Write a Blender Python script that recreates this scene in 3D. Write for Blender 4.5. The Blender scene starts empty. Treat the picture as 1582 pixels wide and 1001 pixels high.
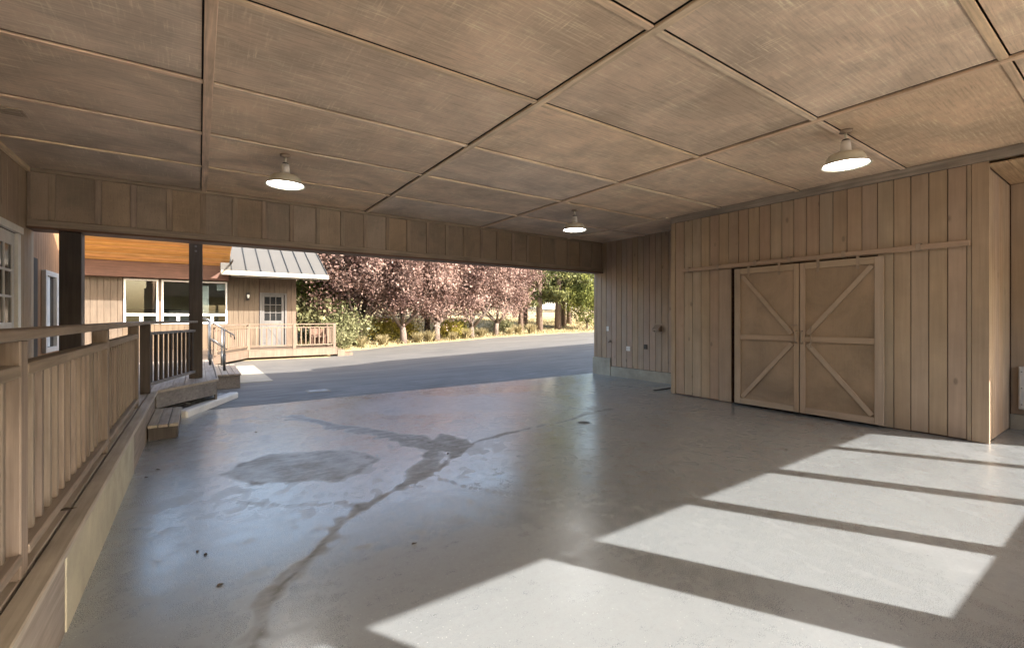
import bpy, math, random
import numpy as np
from mathutils import Vector, Matrix
random.seed(7); rng = np.random.default_rng(7)
SC = bpy.context.scene
COL = SC.collection
R = math.radians

# ------------------------------------------------------------------ camera, sky, sun, exposure
cam_d = bpy.data.cameras.new('camera'); cam = bpy.data.objects.new('camera', cam_d); COL.objects.link(cam)
cam_d.sensor_width = 36; cam_d.lens = 36*700/1582; cam_d.shift_y = -9.5/1582
cam_d.clip_start = .05; cam_d.clip_end = 600
cam.location = (0, 0, 1.455); cam.rotation_euler = (R(90), 0, R(-34.6))
SC.camera = cam
SUN_EL = 33.2; SUN_DIR = Vector((.494*math.cos(R(SUN_EL)), -.870*math.cos(R(SUN_EL)), math.sin(R(SUN_EL)))).normalized()
w = bpy.data.worlds.new('World'); SC.world = w; w.use_nodes = True
wn = w.node_tree; bg = wn.nodes['Background']
sky = wn.nodes.new('ShaderNodeTexSky'); sky.sky_type = 'NISHITA'; sky.sun_disc = False
sky.sun_elevation = R(SUN_EL); sky.sun_rotation = math.atan2(SUN_DIR.x, SUN_DIR.y)
sky.air_density = 1.2; sky.dust_density = 5.0; sky.ozone_density = .8
wn.links.new(sky.outputs[0], bg.inputs[0]); bg.inputs[1].default_value = .15
sd = bpy.data.lights.new('sun', 'SUN'); sd.energy = 4.6; sd.angle = R(.55); sd.color = (1, .94, .86)
so = bpy.data.objects.new('sun', sd); COL.objects.link(so); so.rotation_euler = SUN_DIR.to_track_quat('Z', 'Y').to_euler()
so.location = (8, -12, 14)
vs = SC.view_settings; vs.view_transform = 'Standard'; vs.look = 'None'; vs.gamma = 1; vs.exposure = 2.27
vs.use_curve_mapping = False
cy = SC.cycles; cy.use_denoising = True; cy.max_bounces = 12; cy.diffuse_bounces = 8; cy.glossy_bounces = 5
cy.transmission_bounces = 6; cy.transparent_max_bounces = 8; cy.caustics_reflective = True; cy.caustics_refractive = False
cy.blur_glossy = 0.3; cy.sample_clamp_indirect = 6

# ------------------------------------------------------------------ materials
class NT:
    def __init__(s, name):
        s.m = bpy.data.materials.new(name); s.m.use_nodes = True; s.t = s.m.node_tree
        s.b = s.t.nodes['Principled BSDF']; s.out = s.t.nodes['Material Output']
    def n(s, typ, **kw):
        nd = s.t.nodes.new('ShaderNode'+typ)
        for k, v in kw.items():
            if k.startswith('i_'):
                key = k[2:]; key = int(key) if key.isdigit() else key
                s.set(nd.inputs[key], v)
            else: setattr(nd, k, v)
        return nd
    def set(s, sock, v):
        if isinstance(v, bpy.types.NodeSocket): s.t.links.new(v, sock)
        elif isinstance(v, bpy.types.Node): s.t.links.new(v.outputs[0], sock)
        else:
            if sock.type == 'RGBA' and len(v) == 3: v = (*v, 1)
            sock.default_value = v
    def mix(s, f, a, b, mode='MIX'):
        nd = s.n('MixRGB', blend_type=mode); s.set(nd.inputs[0], f); s.set(nd.inputs[1], a); s.set(nd.inputs[2], b); return nd.outputs[0]
    def ma(s, op, a, b=0.0, c=0.0, clamp=False):
        nd = s.n('Math', operation=op, use_clamp=clamp); s.set(nd.inputs[0], a); s.set(nd.inputs[1], b); s.set(nd.inputs[2], c); return nd.outputs[0]
    def rng(s, v, a, b, c=0.0, d=1.0):
        nd = s.n('MapRange', i_Value=v, clamp=True)
        nd.inputs[1].default_value = a; nd.inputs[2].default_value = b; nd.inputs[3].default_value = c; nd.inputs[4].default_value = d
        return nd.outputs[0]
    def co(s, scale=(1, 1, 1), rand=True, src='Object'):
        tc = s.n('TexCoord').outputs[src]
        if rand:
            oi = s.n('ObjectInfo')
            ad = s.n('VectorMath', operation='MULTIPLY_ADD'); s.t.links.new(oi.outputs['Random'], ad.inputs[0]); ad.inputs[1].default_value = (71, 53, 37)
            s.t.links.new(tc, ad.inputs[2]); tc = ad.outputs[0]
        mp = s.n('Mapping'); s.t.links.new(tc, mp.inputs[0]); mp.inputs['Scale'].default_value = scale
        return mp.outputs[0]
    def noise(s, vec, scale, detail=4, rough=.55, dist=0.0):
        nd = s.n('TexNoise', i_Scale=scale, i_Detail=detail, i_Roughness=rough, i_Distortion=dist); s.t.links.new(vec, nd.inputs['Vector']); return nd.outputs['Fac']
    def bump(s, h, strength=.3, dist=.01):
        nd = s.n('Bump', i_Strength=strength, i_Distance=dist, i_Height=h); s.t.links.new(nd.outputs[0], s.b.inputs['Normal'])
    def rand(s): return s.n('ObjectInfo').outputs['Random']

def mul(c, k): return tuple(min(1, x*k) for x in c)
def wood(name, col, axis=2, rough=.62, var=.16, grain=.28, bump=.25, freq=30, knots=0.0, blotch=.22, spec=.35):
    N = NT(name); sc = [freq]*3; sc[axis] = freq*.045
    v = N.co(tuple(sc)); g = N.noise(v, 1, 6, .62, .4)
    b = N.noise(N.co((1, 1, 1)), 2.2, 4, .6)
    c = N.mix(N.rng(g, .3, .7), mul(col, 1-grain), mul(col, 1+grain))
    c = N.mix(N.rng(b, .3, .72), N.mix(1.0, c, (1-blotch,)*3, 'MULTIPLY'), N.mix(1.0, c, (1+blotch*.6,)*3, 'MULTIPLY'))
    h = g
    if knots:
        ks = [5.5]*3; ks[axis] = 2.6
        vo = N.n('TexVoronoi', i_Scale=1.0); N.t.links.new(N.co(tuple(ks)), vo.inputs['Vector'])
        gate = N.ma('GREATER_THAN', N.n('SeparateColor', i_0=vo.outputs['Color']).outputs[0], 1-knots)
        kf = N.ma('MULTIPLY', N.rng(vo.outputs['Distance'], .07, .15, 1, 0), gate)
        c = N.mix(N.ma('MULTIPLY', kf, .6), c, mul(col, .35))
    rv = N.rand()
    hs = N.n('HueSaturation', i_Color=c, i_Hue=N.rng(N.ma('FRACT', N.ma('MULTIPLY', rv, 7.3)), 0, 1, .492, .508), i_Saturation=N.rng(N.ma('FRACT', N.ma('MULTIPLY', rv, 13.7)), 0, 1, .9, 1.1), i_Value=N.rng(rv, 0, 1, 1-var, 1+var))
    N.set(N.b.inputs['Base Color'], hs.outputs[0])
    N.set(N.b.inputs['Roughness'], N.rng(g, .3, .7, rough+.1, rough-.08)); N.b.inputs['Specular IOR Level'].default_value = spec
    N.bump(h, bump, .006)
    return N.m

TAUPE = (.375, .281, .196)
M = {}
M['board'] = wood('painted_board_vertical', TAUPE, 2, knots=.4, var=.04, grain=.10, blotch=.12, freq=22)
M['trim_y'] = wood('painted_trim_along', mul(TAUPE, 1.02), 1, var=.04, grain=.12, blotch=.12)
M['trim_x'] = wood('painted_trim_across', mul(TAUPE, 1.02), 0, var=.07)
M['trim_z'] = wood('painted_trim_upright', mul(TAUPE, 1.0), 2, var=.04, grain=.12, blotch=.12)
M['ctrim_y'] = wood('ceiling_batten_along', (.72, .55, .385), 1, var=.05); M['ctrim_x'] = wood('ceiling_batten_across', (.72, .55, .385), 0, var=.05)
M['grey_trim'] = wood('grey_board', (.29, .25, .21), 1, var=.05)
M['rail_y'] = wood('rail_paint_along', (.185, .146, .113), 1, var=.06, grain=.22)
M['rail_z'] = wood('rail_paint_upright', (.185, .146, .113), 2, var=.14, grain=.26, freq=40)
M['rail_x'] = wood('rail_paint_across', (.185, .146, .113), 0, var=.06)
M['dark_z'] = wood('dark_brown_post', (.055, .042, .035), 2, var=.05, rough=.5)
M['dark_x'] = wood('dark_brown_beam', (.12, .065, .045), 0, var=.05, rough=.6)
M['deck_y'] = wood('deck_board', (.27, .225, .18), 1, var=.12, grain=.2, rough=.5, bump=.2)
M['deck_grey'] = wood('deck_fascia', (.15, .135, .125), 1, var=.05)
M['cedar_z'] = wood('cedar_siding_upright', (.36, .20, .105), 2, var=.08, grain=.2)
M['cedar_x'] = wood('cedar_soffit_board', (.55, .285, .095), 0, var=.14, grain=.25, freq=18)
M['house_z'] = wood('house_siding', (.093, .065, .043), 2, var=.05, grain=.2)
M['house_rail'] = wood('house_railing_paint', (.125, .088, .06), 2, var=.06)
M['soffit'] = wood('alcove_soffit_wood', (.42, .31, .2), 0, var=.05)

def flat(name, col, rough=.5, metal=0.0, spec=.5, nz=.1, scale=8, bump=0.0):
    N = NT(name); n = N.noise(N.co((1, 1, 1)), scale, 5, .6)
    N.set(N.b.inputs['Base Color'], N.mix(N.rng(n, .25, .75), mul(col, 1-nz), mul(col, 1+nz)))
    N.b.inputs['Roughness'].default_value = rough; N.b.inputs['Metallic'].default_value = metal; N.b.inputs['Specular IOR Level'].default_value = spec
    if bump: N.bump(n, bump, .01)
    return N.m
M['trim_iso'] = flat('painted_brace', TAUPE, .6, nz=.10, scale=9)
M['seam'] = flat('roof_seam_metal', (.03, .03, .028), .6)
M['white'] = flat('white_paint', (.6, .59, .56), .4)
M['offwhite'] = flat('off_white_plastic', (.7, .68, .62), .4)
M['enamel'] = flat('cream_enamel', (.62, .57, .45), .35, nz=.12, scale=14)
M['porcelain'] = flat('white_porcelain', (.75, .72, .66), .2)
M['black'] = flat('black_metal', (.02, .02, .02), .4)
M['dark'] = flat('dark_brown_plastic', (.05, .04, .032), .5)
M['steel'] = flat('galvanised_steel', (.16, .16, .16), .4, .8)
M['bronze'] = flat('painted_iron', (.30, .225, .16), .45, .1)
M['metal_roof'] = flat('grey_metal_roof', (.066, .063, .058), .6, .0, .25, nz=.05, scale=1.5)
M['gutter'] = flat('gutter_paint', (.22, .2, .17), .5)
M['interior'] = flat('interior_wall_paint', (.50, .44, .30), .8)
M['curtain'] = flat('white_curtain', (.75, .75, .72), .9)
M['leafbrown'] = flat('dry_leaf', (.045, .03, .02), .8)
M['bark'] = flat('tree_bark', (.12, .085, .065), .9, nz=.4, scale=12, bump=.6)
M['plumbark'] = flat('plum_bark', (.115, .088, .072), .85, nz=.35, scale=14, bump=.5)
M['rubber'] = flat('black_rubber', (.02, .02, .022), .7)
M['stone'] = flat('river_stone', (.28, .28, .28), .7, nz=.5, scale=5)
M['grey_door'] = wood('grey_painted_door', (.095, .088, .083), 2, var=.03, grain=.12)
M['shutter'] = wood('dark_painted_wood', (.03, .024, .02), 2, var=.03)

def concrete(name, col, rough=.75, stain=.3, bump=.25):
    N = NT(name); v = N.co((1, 1, 1))
    a = N.noise(v, 3, 6, .65); b = N.noise(v, 45, 3, .6)
    c = N.mix(N.rng(a, .3, .7), mul(col, 1-stain), mul(col, 1+stain*.5)); c = N.mix(N.ma('MULTIPLY', N.rng(b, .55, .75), .35), c, mul(col, .5))
    N.set(N.b.inputs['Base Color'], c); N.b.inputs['Roughness'].default_value = rough
    N.bump(N.ma('ADD', N.ma('MULTIPLY', b, .4), a), bump, .01); return N.m
M['concrete'] = concrete('plinth_concrete', (.36, .335, .26))
M['kerb'] = concrete('kerb_concrete', (.55, .53, .5), stain=.15)
M['htrim_z'] = wood('header_batten', (.27, .205, .148), 2, var=.04); M['htrim_x'] = wood('header_rail', (.27, .205, .148), 0, var=.04)
M['bounce_yard'] = concrete('bounce_yard_concrete', (.5, .47, .42), stain=.15)  # pale tone chosen for the added bounce paving
M['pad'] = concrete('pale_concrete_pad', (.25, .23, .185), stain=.15, bump=.1)

def plywood(name, col, ax=0, wavy=.0, scr=.5):
    N = NT(name)
    along = [60, 60, 60]; along[ax] = 3.4; other = 1 if ax == 0 else 0
    cross = [60, 60, 60]; cross[other] = 3.8
    if ax == 2: cross = [3, 60, 60]
    g = N.noise(N.co(tuple(along)), 1, 5, .6, .3); x = N.noise(N.co(tuple(cross)), 1, 4, .6)
    fine = [130, 130, 130]; fine[ax] = 9
    f = N.noise(N.co(tuple(fine)), 1, 3, .6)
    blot = N.noise(N.co((1, 1, 1)), 1.3, 5, .62, .6); mask = N.noise(N.co((1, 1, 1)), 2.6, 4, .6, .5)
    fig = [7, 7, 7]; fig[ax] = 1.6
    wv = N.noise(N.co(tuple(fig)), 1, 3, .5, 2.5); rings = N.ma('ABSOLUTE', N.ma('SINE', N.ma('MULTIPLY', wv, 46)))
    c = N.mix(N.rng(blot, .28, .72), mul(col, .60), mul(col, 1.14))
    c = N.mix(N.ma('MULTIPLY', N.rng(blot, .45, .75), .25), c, (col[0]*1.1, col[1]*.98, col[2]*.98))
    m1 = N.rng(mask, .38, .66)
    c = N.mix(N.ma('MULTIPLY', N.rng(g, .52, .72), N.ma('MULTIPLY', m1, scr)), c, mul(col, 1.55))
    c = N.mix(N.ma('MULTIPLY', N.rng(x, .54, .74), N.ma('MULTIPLY', m1, scr*.9)), c, mul(col, 1.45))
    m2 = N.rng(mask, .62, .36)
    c = N.mix(N.ma('MULTIPLY', N.rng(g, .50, .34), N.ma('MULTIPLY', m2, scr*.8)), c, mul(col, .55))
    c = N.mix(N.ma('MULTIPLY', N.rng(f, .40, .22), .3), c, mul(col, .5))
    if wavy: c = N.mix(N.ma('MULTIPLY', N.rng(rings, .35, .05), wavy), c, mul(col, .55))
    hs = N.n('HueSaturation', i_Color=c, i_Value=N.rng(N.rand(), 0, 1, .86, 1.08), i_Saturation=N.rng(N.ma('FRACT', N.ma('MULTIPLY', N.rand(), 9.1)), 0, 1, .85, 1.15)); N.set(N.b.inputs['Base Color'], hs.outputs[0])
    N.set(N.b.inputs['Roughness'], N.rng(g, .3, .7, .62, .48)); N.b.inputs['Specular IOR Level'].default_value = .4
    N.bump(N.ma('ADD', g, N.ma('MULTIPLY', f, .6)), .22, .004); return N.m
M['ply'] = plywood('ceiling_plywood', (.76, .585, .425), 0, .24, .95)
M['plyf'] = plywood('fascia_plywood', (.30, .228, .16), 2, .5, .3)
M['plyd'] = plywood('door_plywood', (.385, .288, .2), 2, .10, .14)

def glass(name, tint=(.8, .85, .85), mixf=.22):
    N = NT(name); tr = N.n('BsdfTransparent', i_Color=(*tint, 1)); gl = N.n('BsdfGlossy', i_Roughness=.02)
    lw = N.n('Fresnel', i_IOR=1.5); f = N.ma('ADD', lw.outputs[0], mixf*.35, clamp=True)
    mx = N.n('MixShader'); N.set(mx.inputs[0], f); N.t.links.new(tr.outputs[0], mx.inputs[1]); N.t.links.new(gl.outputs[0], mx.inputs[2])
    N.t.links.new(mx.outputs[0], N.out.inputs[0]); return N.m
M['glass'] = glass('window_glass')
M['darkglass'] = flat('dark_glass', (.012, .013, .014), .08, 0, .25)

def emit(name, col, st):
    N = NT(name); N.b.inputs['Base Color'].default_value = (.8, .8, .8, 1); N.b.inputs['Emission Color'].default_value = (*col, 1); N.b.inputs['Emission Strength'].default_value = st; return N.m
M['lamp'] = emit('lit_lamp_glass', (1, .97, .93), 8.0)

def leafmat(name, cols, trans=.35):
    N = NT(name); at = N.n('Attribute', attribute_name='tint'); cr = N.n('ValToRGB'); N.t.links.new(at.outputs['Fac'], cr.inputs[0])
    e = cr.color_ramp.elements
    while len(e) < len(cols): e.new(.5)
    for i, c in enumerate(cols): e[i].position = i/(len(cols)-1); e[i].color = (*c, 1)
    N.t.links.new(cr.outputs[0], N.b.inputs['Base Color']); N.b.inputs['Roughness'].default_value = .6; N.b.inputs['Specular IOR Level'].default_value = .12
    tl = N.n('BsdfTranslucent'); N.t.links.new(cr.outputs[0], tl.inputs[0]); mx = N.n('MixShader'); mx.inputs[0].default_value = trans
    N.t.links.new(N.b.outputs[0], mx.inputs[1]); N.t.links.new(tl.outputs[0], mx.inputs[2]); N.t.links.new(mx.outputs[0], N.out.inputs[0]); return N.m
M['plum'] = leafmat('plum_leaf', [(.055, .031, .028), (.18, .11, .094), (.29, .20, .17), (.35, .265, .228)])
M['pine'] = leafmat('pine_needle', [(.025, .033, .015), (.07, .078, .028), (.17, .165, .06)], .2)
M['green'] = leafmat('green_leaf', [(.05, .065, .02), (.15, .165, .045), (.28, .28, .08)], .4)
M['olive'] = leafmat('olive_leaf', [(.07, .08, .035), (.15, .15, .075), (.25, .24, .135)], .35)
M['yellow'] = leafmat('yellow_leaf', [(.16, .14, .03), (.34, .29, .06), (.48, .40, .12)], .4)
M['straw'] = leafmat('dry_grass_blade', [(.15, .125, .06), (.26, .215, .115), (.38, .33, .2)], .3)

# ------------------------------------------------------------------ mesh helpers
class G:
    def __init__(s): s.v = []; s.f = []
    def add(s, v, f):
        o = len(s.v); s.v += [tuple(p) for p in v]; s.f += [tuple(i+o for i in q) for q in f]; return s
    def box(s, x0, x1, y0, y1, z0, z1, c=.003, mtx=None):
        ce = Vector(((x0+x1)/2, (y0+y1)/2, (z0+z1)/2)); h = ((x1-x0)/2, (y1-y0)/2, (z1-z0)/2); c = min(c, min(h)*.45)
        V, F = cham(h, c); P = [ce+Vector(p) for p in V]
        if mtx: P = [mtx @ p for p in P]
        return s.add(P, F)
    def bar(s, a, b, w, t, up=(0, 0, 1), c=.003, ext=0.0):
        a, b = Vector(a), Vector(b); d = (b-a); L = d.length; d.normalize(); u = Vector(up); sd = d.cross(u).normalized(); u = sd.cross(d)
        V, F = cham((L/2+ext, w/2, t/2), min(c, t*.4, w*.4)); m = (a+b)/2
        return s.add([m+d*p[0]+sd*p[1]+u*p[2] for p in V], F)
    def tube(s, pts, rad, n=8, cap=True):
        pts = [Vector(p) for p in pts]
        if not hasattr(rad, '__len__'): rad = [rad]*len(pts)
        o = len(s.v); prev = None
        for i, p in enumerate(pts):
            d = (pts[min(i+1, len(pts)-1)]-pts[max(i-1, 0)]).normalized()
            ref = prev if prev is not None else (Vector((1, 0, 0)) if abs(d.x) < .9 else Vector((0, 1, 0)))
            sd = (ref-d*ref.dot(d)).normalized(); prev = sd; u = d.cross(sd)
            for k in range(n):
                a = 2*math.pi*k/n; s.v.append(tuple(p+(sd*math.cos(a)+u*math.sin(a))*rad[i]))
        for i in range(len(pts)-1):
            for k in range(n):
                s.f.append((o+i*n+k, o+i*n+(k+1) % n, o+(i+1)*n+(k+1) % n, o+(i+1)*n+k))
        if cap: s.f.append(tuple(o+k for k in reversed(range(n)))); s.f.append(tuple(o+(len(pts)-1)*n+k for k in range(n)))
        return s
    def lathe(s, prof, n=28, c=(0, 0, 0)):
        o = len(s.v)
        for r, z in prof:
            for k in range(n): a = 2*math.pi*k/n; s.v.append((c[0]+r*math.cos(a), c[1]+r*math.sin(a), c[2]+z))
        for i in range(len(prof)-1):
            for k in range(n): s.f.append((o+i*n+k, o+i*n+(k+1) % n, o+(i+1)*n+(k+1) % n, o+(i+1)*n+k))
        return s
    def prism(s, poly, z0, z1):
        n = len(poly); o = len(s.v)
        s.v += [(x, y, z0) for x, y in poly]+[(x, y, z1) for x, y in poly]
        s.f.append(tuple(o+i for i in reversed(range(n)))); s.f.append(tuple(o+n+i for i in range(n)))
        for i in range(n): j = (i+1) % n; s.f.append((o+i, o+j, o+n+j, o+n+i))
        return s
CH = {}
def cham(h, c):
    key = tuple(round(q, 5) for q in (*h, c))
    if key in CH: return CH[key]
    V = []; F = []; ids = {}
    for sx in (-1, 1):
        for sy in (-1, 1):
            for sz in (-1, 1):
                sg = (sx, sy, sz)
                for a in range(3):
                    ids[(sg, a)] = len(V); V.append(tuple(sg[k]*(h[k] if k == a else h[k]-c) for k in range(3)))
    def face(q):
        ce = sum((Vector(V[i]) for i in q), Vector())/len(q); n = (Vector(V[q[1]])-Vector(V[q[0]])).cross(Vector(V[q[2]])-Vector(V[q[1]]))
        F.append(tuple(q) if n.dot(ce) > 0 else tuple(reversed(q)))
    def sgn(d): return tuple(d[k] for k in range(3))
    for a in range(3):
        b, e = [k for k in range(3) if k != a]
        for s_ in (-1, 1):
            face([ids[(sgn({a: s_, b: p, e: q}), a)] for p, q in ((-1, -1), (1, -1), (1, 1), (-1, 1))])
    for a, b in ((0, 1), (0, 2), (1, 2)):
        e = 3-a-b
        for sa in (-1, 1):
            for sb in (-1, 1):
                lo = sgn({a: sa, b: sb, e: -1}); hi = sgn({a: sa, b: sb, e: 1})
                face([ids[(lo, a)], ids[(lo, b)], ids[(hi, b)], ids[(hi, a)]])
    for sx in (-1, 1):
        for sy in (-1, 1):
            for sz in (-1, 1): face([ids[((sx, sy, sz), a)] for a in range(3)])
    CH[key] = (V, F); return V, F

def wloc(p): return p.location+(wloc(p.parent) if p.parent else Vector())
def ob(name, g, mat, parent=None, smooth=False, center=True):
    """one mesh object; geometry given in world coordinates, origin moved to its centre"""
    P = np.array(g.v, dtype=float)
    c = (P.min(0)+P.max(0))/2 if center else np.zeros(3)
    if center and parent is None: c[2] = P[:, 2].min()
    me = bpy.data.meshes.new(name); me.from_pydata((P-c).tolist(), [], g.f); me.materials.append(M[mat] if isinstance(mat, str) else mat)
    if smooth: me.polygons.foreach_set('use_smooth', [True]*len(me.polygons))
    me.update()
    o = bpy.data.objects.new(name, me); COL.objects.link(o); o.location = c
    if parent is not None: o.parent = parent; o.location = Vector(c)-wloc(parent)
    return o
def inst(src, name, world, parent=None, rotz=0, scale=None):
    o = bpy.data.objects.new(name, src.data); COL.objects.link(o); o.location = world; o.rotation_euler = (0, 0, rotz)
    if scale: o.scale = scale
    if parent is not None: o.parent = parent; o.location = Vector(world)-wloc(parent)
    return o
def tag(o, label=None, cat=None, group=None, kind=None):
    if label: o['label'] = label
    if cat: o['category'] = cat
    if group: o['group'] = group
    if kind: o['kind'] = kind
    return o
def thing(name, loc, label, cat, group=None):
    o = bpy.data.objects.new(name, None); COL.objects.link(o); o.location = loc; o.empty_display_size = .2
    return tag(o, label, cat, group)
def B(name, b, mat, parent=None, c=.003): return ob(name, G().box(*b, c), mat, parent)

CEIL = 3.383
# ------------------------------------------------------------------ ground outside
def sm(t): t = np.clip(t, 0, 1); return t*t*(3-2*t)
def gz(X, Y): return .028*np.maximum(0, np.asarray(X, float)-4)*sm((np.asarray(Y, float)-9)/5)*np.where(np.asarray(X) > 40, 40/np.maximum(1, np.asarray(X, float)), 1)
EX = [-60, 3.9, 4.4, 5.4, 7.4, 9, 11.2, 14.4, 18.4, 22, 30, 80]; EY = [18, 18, 18.4, 20.3, 21.1, 21.7, 21.9, 22.9, 23.0, 22.2, 21.5, 20]
def edge(X): return np.interp(X, EX, EY)
def gnd(X, Y):
    X = np.asarray(X, float); Y = np.asarray(Y, float); d = np.maximum(0, Y-edge(X))
    return gz(X, Y)+.05*d+.10*np.sin(X*.35+Y*.2)*sm(d/8)+.15*np.sin(X*.11-Y*.17+1)*sm(d/15)
def gh(x, y): return float(gnd(x, y))
def grid(name, xs, ys, zf, mat, kind='structure'):
    X, Y = np.meshgrid(xs, ys); Z = zf(X, Y); nx, ny = len(xs), len(ys)
    V = np.stack([X, Y, Z], -1).reshape(-1, 3); i = (np.arange(ny-1)[:, None]*nx+np.arange(nx-1)[None]).reshape(-1)
    F = np.stack([i, i+1, i+nx+1, i+nx], -1)
    me = bpy.data.meshes.new(name); me.from_pydata(V.tolist(), [], F.tolist()); me.materials.append(mat); me.polygons.foreach_set('use_smooth', [True]*len(me.polygons)); me.update()
    o = bpy.data.objects.new(name, me); COL.objects.link(o); tag(o, kind=kind); return o, V
N = NT('dry_grass_ground'); v = N.co((1, 1, 1), False)
a = N.noise(v, .35, 6, .6); b = N.noise(v, 6, 6, .7); c3 = N.noise(v, 60, 3, .6)
c = N.mix(N.rng(a, .35, .65), (.32, .24, .12), (.20, .155, .08)); c = N.mix(N.ma('MULTIPLY', N.rng(b, .5, .72), .6), c, (.46, .37, .21)); c = N.mix(N.ma('MULTIPLY', N.rng(c3, .5, .3), .5), c, (.10, .075, .04))
N.set(N.b.inputs['Base Color'], c); N.b.inputs['Roughness'].default_value = .95; N.bump(N.ma('ADD', b, c3), .6, .05); M['ground'] = N.m
def zground(X, Y):
    z = gnd(X, Y); under = (Y < edge(X)-.4)
    return np.where(under, z-.12, z)
xs = np.concatenate([np.linspace(-160, -8, 24), np.linspace(-7, 34, 83), np.linspace(36, 220, 30)])
ys = np.concatenate([np.linspace(-120, 6, 26), np.linspace(7, 34, 91), np.linspace(36, 240, 40)])
go, _ = grid('ground', xs, ys, zground, M['ground'])
# asphalt driveway
N = NT('asphalt'); v = N.co((1, 1, 1), False)
a = N.noise(v, .5, 6, .62, .5); b = N.noise(v, 130, 2, .6); st = N.noise(N.co((.25, 1.6, 1), False), 1.4, 5, .65, .8)
c = N.mix(N.rng(a, .3, .7), (.068, .065, .060), (.106, .099, .088)); c = N.mix(N.ma('MULTIPLY', N.rng(st, .52, .72), .5), c, (.145, .137, .124))
c = N.mix(N.ma('MULTIPLY', N.rng(b, .5, .68), .45), c, (.045, .045, .045))
yy_ = N.n('SeparateXYZ', i_0=v).outputs[1]; d2_ = N.noise(N.co((.6, 3.2, 1), False), 1.6, 6, .7, 1.2)
c = N.mix(N.ma('MULTIPLY', N.rng(yy_, 8.6, 11.5, .9, 0), N.rng(d2_, .42, .66)), c, (.215, .21, .205)); c = N.mix(N.ma('MULTIPLY', N.rng(N.noise(v, 1.1, 5, .65, .6), .60, .74), .55), c, (.06, .06, .06))
N.set(N.b.inputs['Base Color'], c); N.set(N.b.inputs['Roughness'], N.rng(st, .4, .7, .72, .55)); N.bump(b, .35, .006); M['asphalt'] = N.m
ax = np.concatenate([np.linspace(-3.5, 28, 127), np.linspace(29, 70, 30)]); tt = np.linspace(0, 1, 60)
jr = np.random.default_rng(4).random(len(ax))-.5
def fbm0(X): return np.broadcast_to(jr, X.shape)*1.6
X, T = np.meshgrid(ax, tt); Y = 8.5+T*(edge(X)+.12*np.sin(X*3.1)*np.sin(X*1.3)+.16*fbm0(X)-8.5); Z = gz(X, Y)-.004-.045*sm((.8-(Y-8.5))/.8)*0
V = np.stack([X, Y, Z], -1).reshape(-1, 3); nx = len(ax); i = (np.arange(59)[:, None]*nx+np.arange(nx-1)[None]).reshape(-1)
me = bpy.data.meshes.new('driveway'); me.from_pydata(V.tolist(), [], np.stack([i, i+1, i+nx+1, i+nx], -1).tolist()); me.materials.append(M['asphalt']); me.polygons.foreach_set('use_smooth', [True]*len(me.polygons))
dr = bpy.data.objects.new('driveway', me); COL.objects.link(dr); ap = ob('bounce_paving', G().prism([(-8, -16), (24, -16), (24, -1.06), (-8, -1.06)], -.2, -.012), 'bounce_yard'); tag(ap, 'added pale concrete paving that bounces sun in through the window wall', None, None, 'structure')  # unseen pale paving added outside to bounce sunlight onto the ceiling
tag(dr, 'grey asphalt driveway beyond the carport', None, None, 'structure')

# concrete carport floor with wear patches, cracks and a painted reflection edge
N = NT('sealed_concrete_floor'); v = N.co((1, 1, 1), False)
wa = N.n('Attribute', attribute_name='wear_and_sheen').outputs['Fac']; ca = N.n('Attribute', attribute_name='crack').outputs['Fac']
a = N.noise(v, .8, 6, .6, .6); b = N.noise(v, 7, 6, .65, .3); sp = N.noise(v, 190, 1, .5); big = N.noise(v, .45, 5, .6, 1.2)
brush = N.noise(N.co((.5, 2.2, 1), False), 5, 6, .7, 1.0)
base = (.166, .180, .190)
c = N.mix(N.rng(a, .3, .7), mul(base, .93), mul(base, 1.06)); c = N.mix(N.ma('MULTIPLY', N.rng(b, .35, .8), .35), c, mul(base, .82))
c = N.mix(N.ma('MULTIPLY', N.rng(sp, .56, .74), .3), c, mul(base, .55))
gr = N.noise(v, 26, 5, .7); gr2 = N.noise(v, 70, 3, .65)
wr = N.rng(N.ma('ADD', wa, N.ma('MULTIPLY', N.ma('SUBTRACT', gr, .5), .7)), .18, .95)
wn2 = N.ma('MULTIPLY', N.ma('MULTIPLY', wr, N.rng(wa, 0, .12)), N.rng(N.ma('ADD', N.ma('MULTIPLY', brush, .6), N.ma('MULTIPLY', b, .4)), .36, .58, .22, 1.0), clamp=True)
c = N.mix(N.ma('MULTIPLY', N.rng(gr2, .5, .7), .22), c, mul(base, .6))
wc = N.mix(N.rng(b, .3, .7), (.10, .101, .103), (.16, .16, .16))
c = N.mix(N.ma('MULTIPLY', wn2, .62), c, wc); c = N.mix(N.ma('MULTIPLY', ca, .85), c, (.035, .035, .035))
vo = N.n('TexVoronoi', i_Scale=58.0); N.t.links.new(v, vo.inputs['Vector']); fl = N.n('SeparateColor', i_0=vo.outputs['Color'])
fdot = N.ma('MULTIPLY', N.rng(vo.outputs['Distance'], .13, .22, 1, 0), N.ma('GREATER_THAN', fl.outputs[0], .66))
c = N.mix(N.ma('MULTIPLY', fdot, .5), c, N.mix(N.ma('GREATER_THAN', fl.outputs[1], .45), (.04, .04, .04), (.6, .6, .58)))
N.set(N.b.inputs['Base Color'], c)
ro = N.ma('ADD', N.rng(big, .35, .65, .15, .24), N.ma('ADD', N.rng(b, .3, .7, 0, .07), N.rng(sp, .42, .66, 0, .13))); ro = N.ma('ADD', ro, N.ma('MULTIPLY', wn2, .36)); ro = N.ma('ADD', ro, N.ma('MULTIPLY', ca, .3), clamp=True)
N.set(N.b.inputs['Roughness'], ro); N.b.inputs['Specular IOR Level'].default_value = .8
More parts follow.
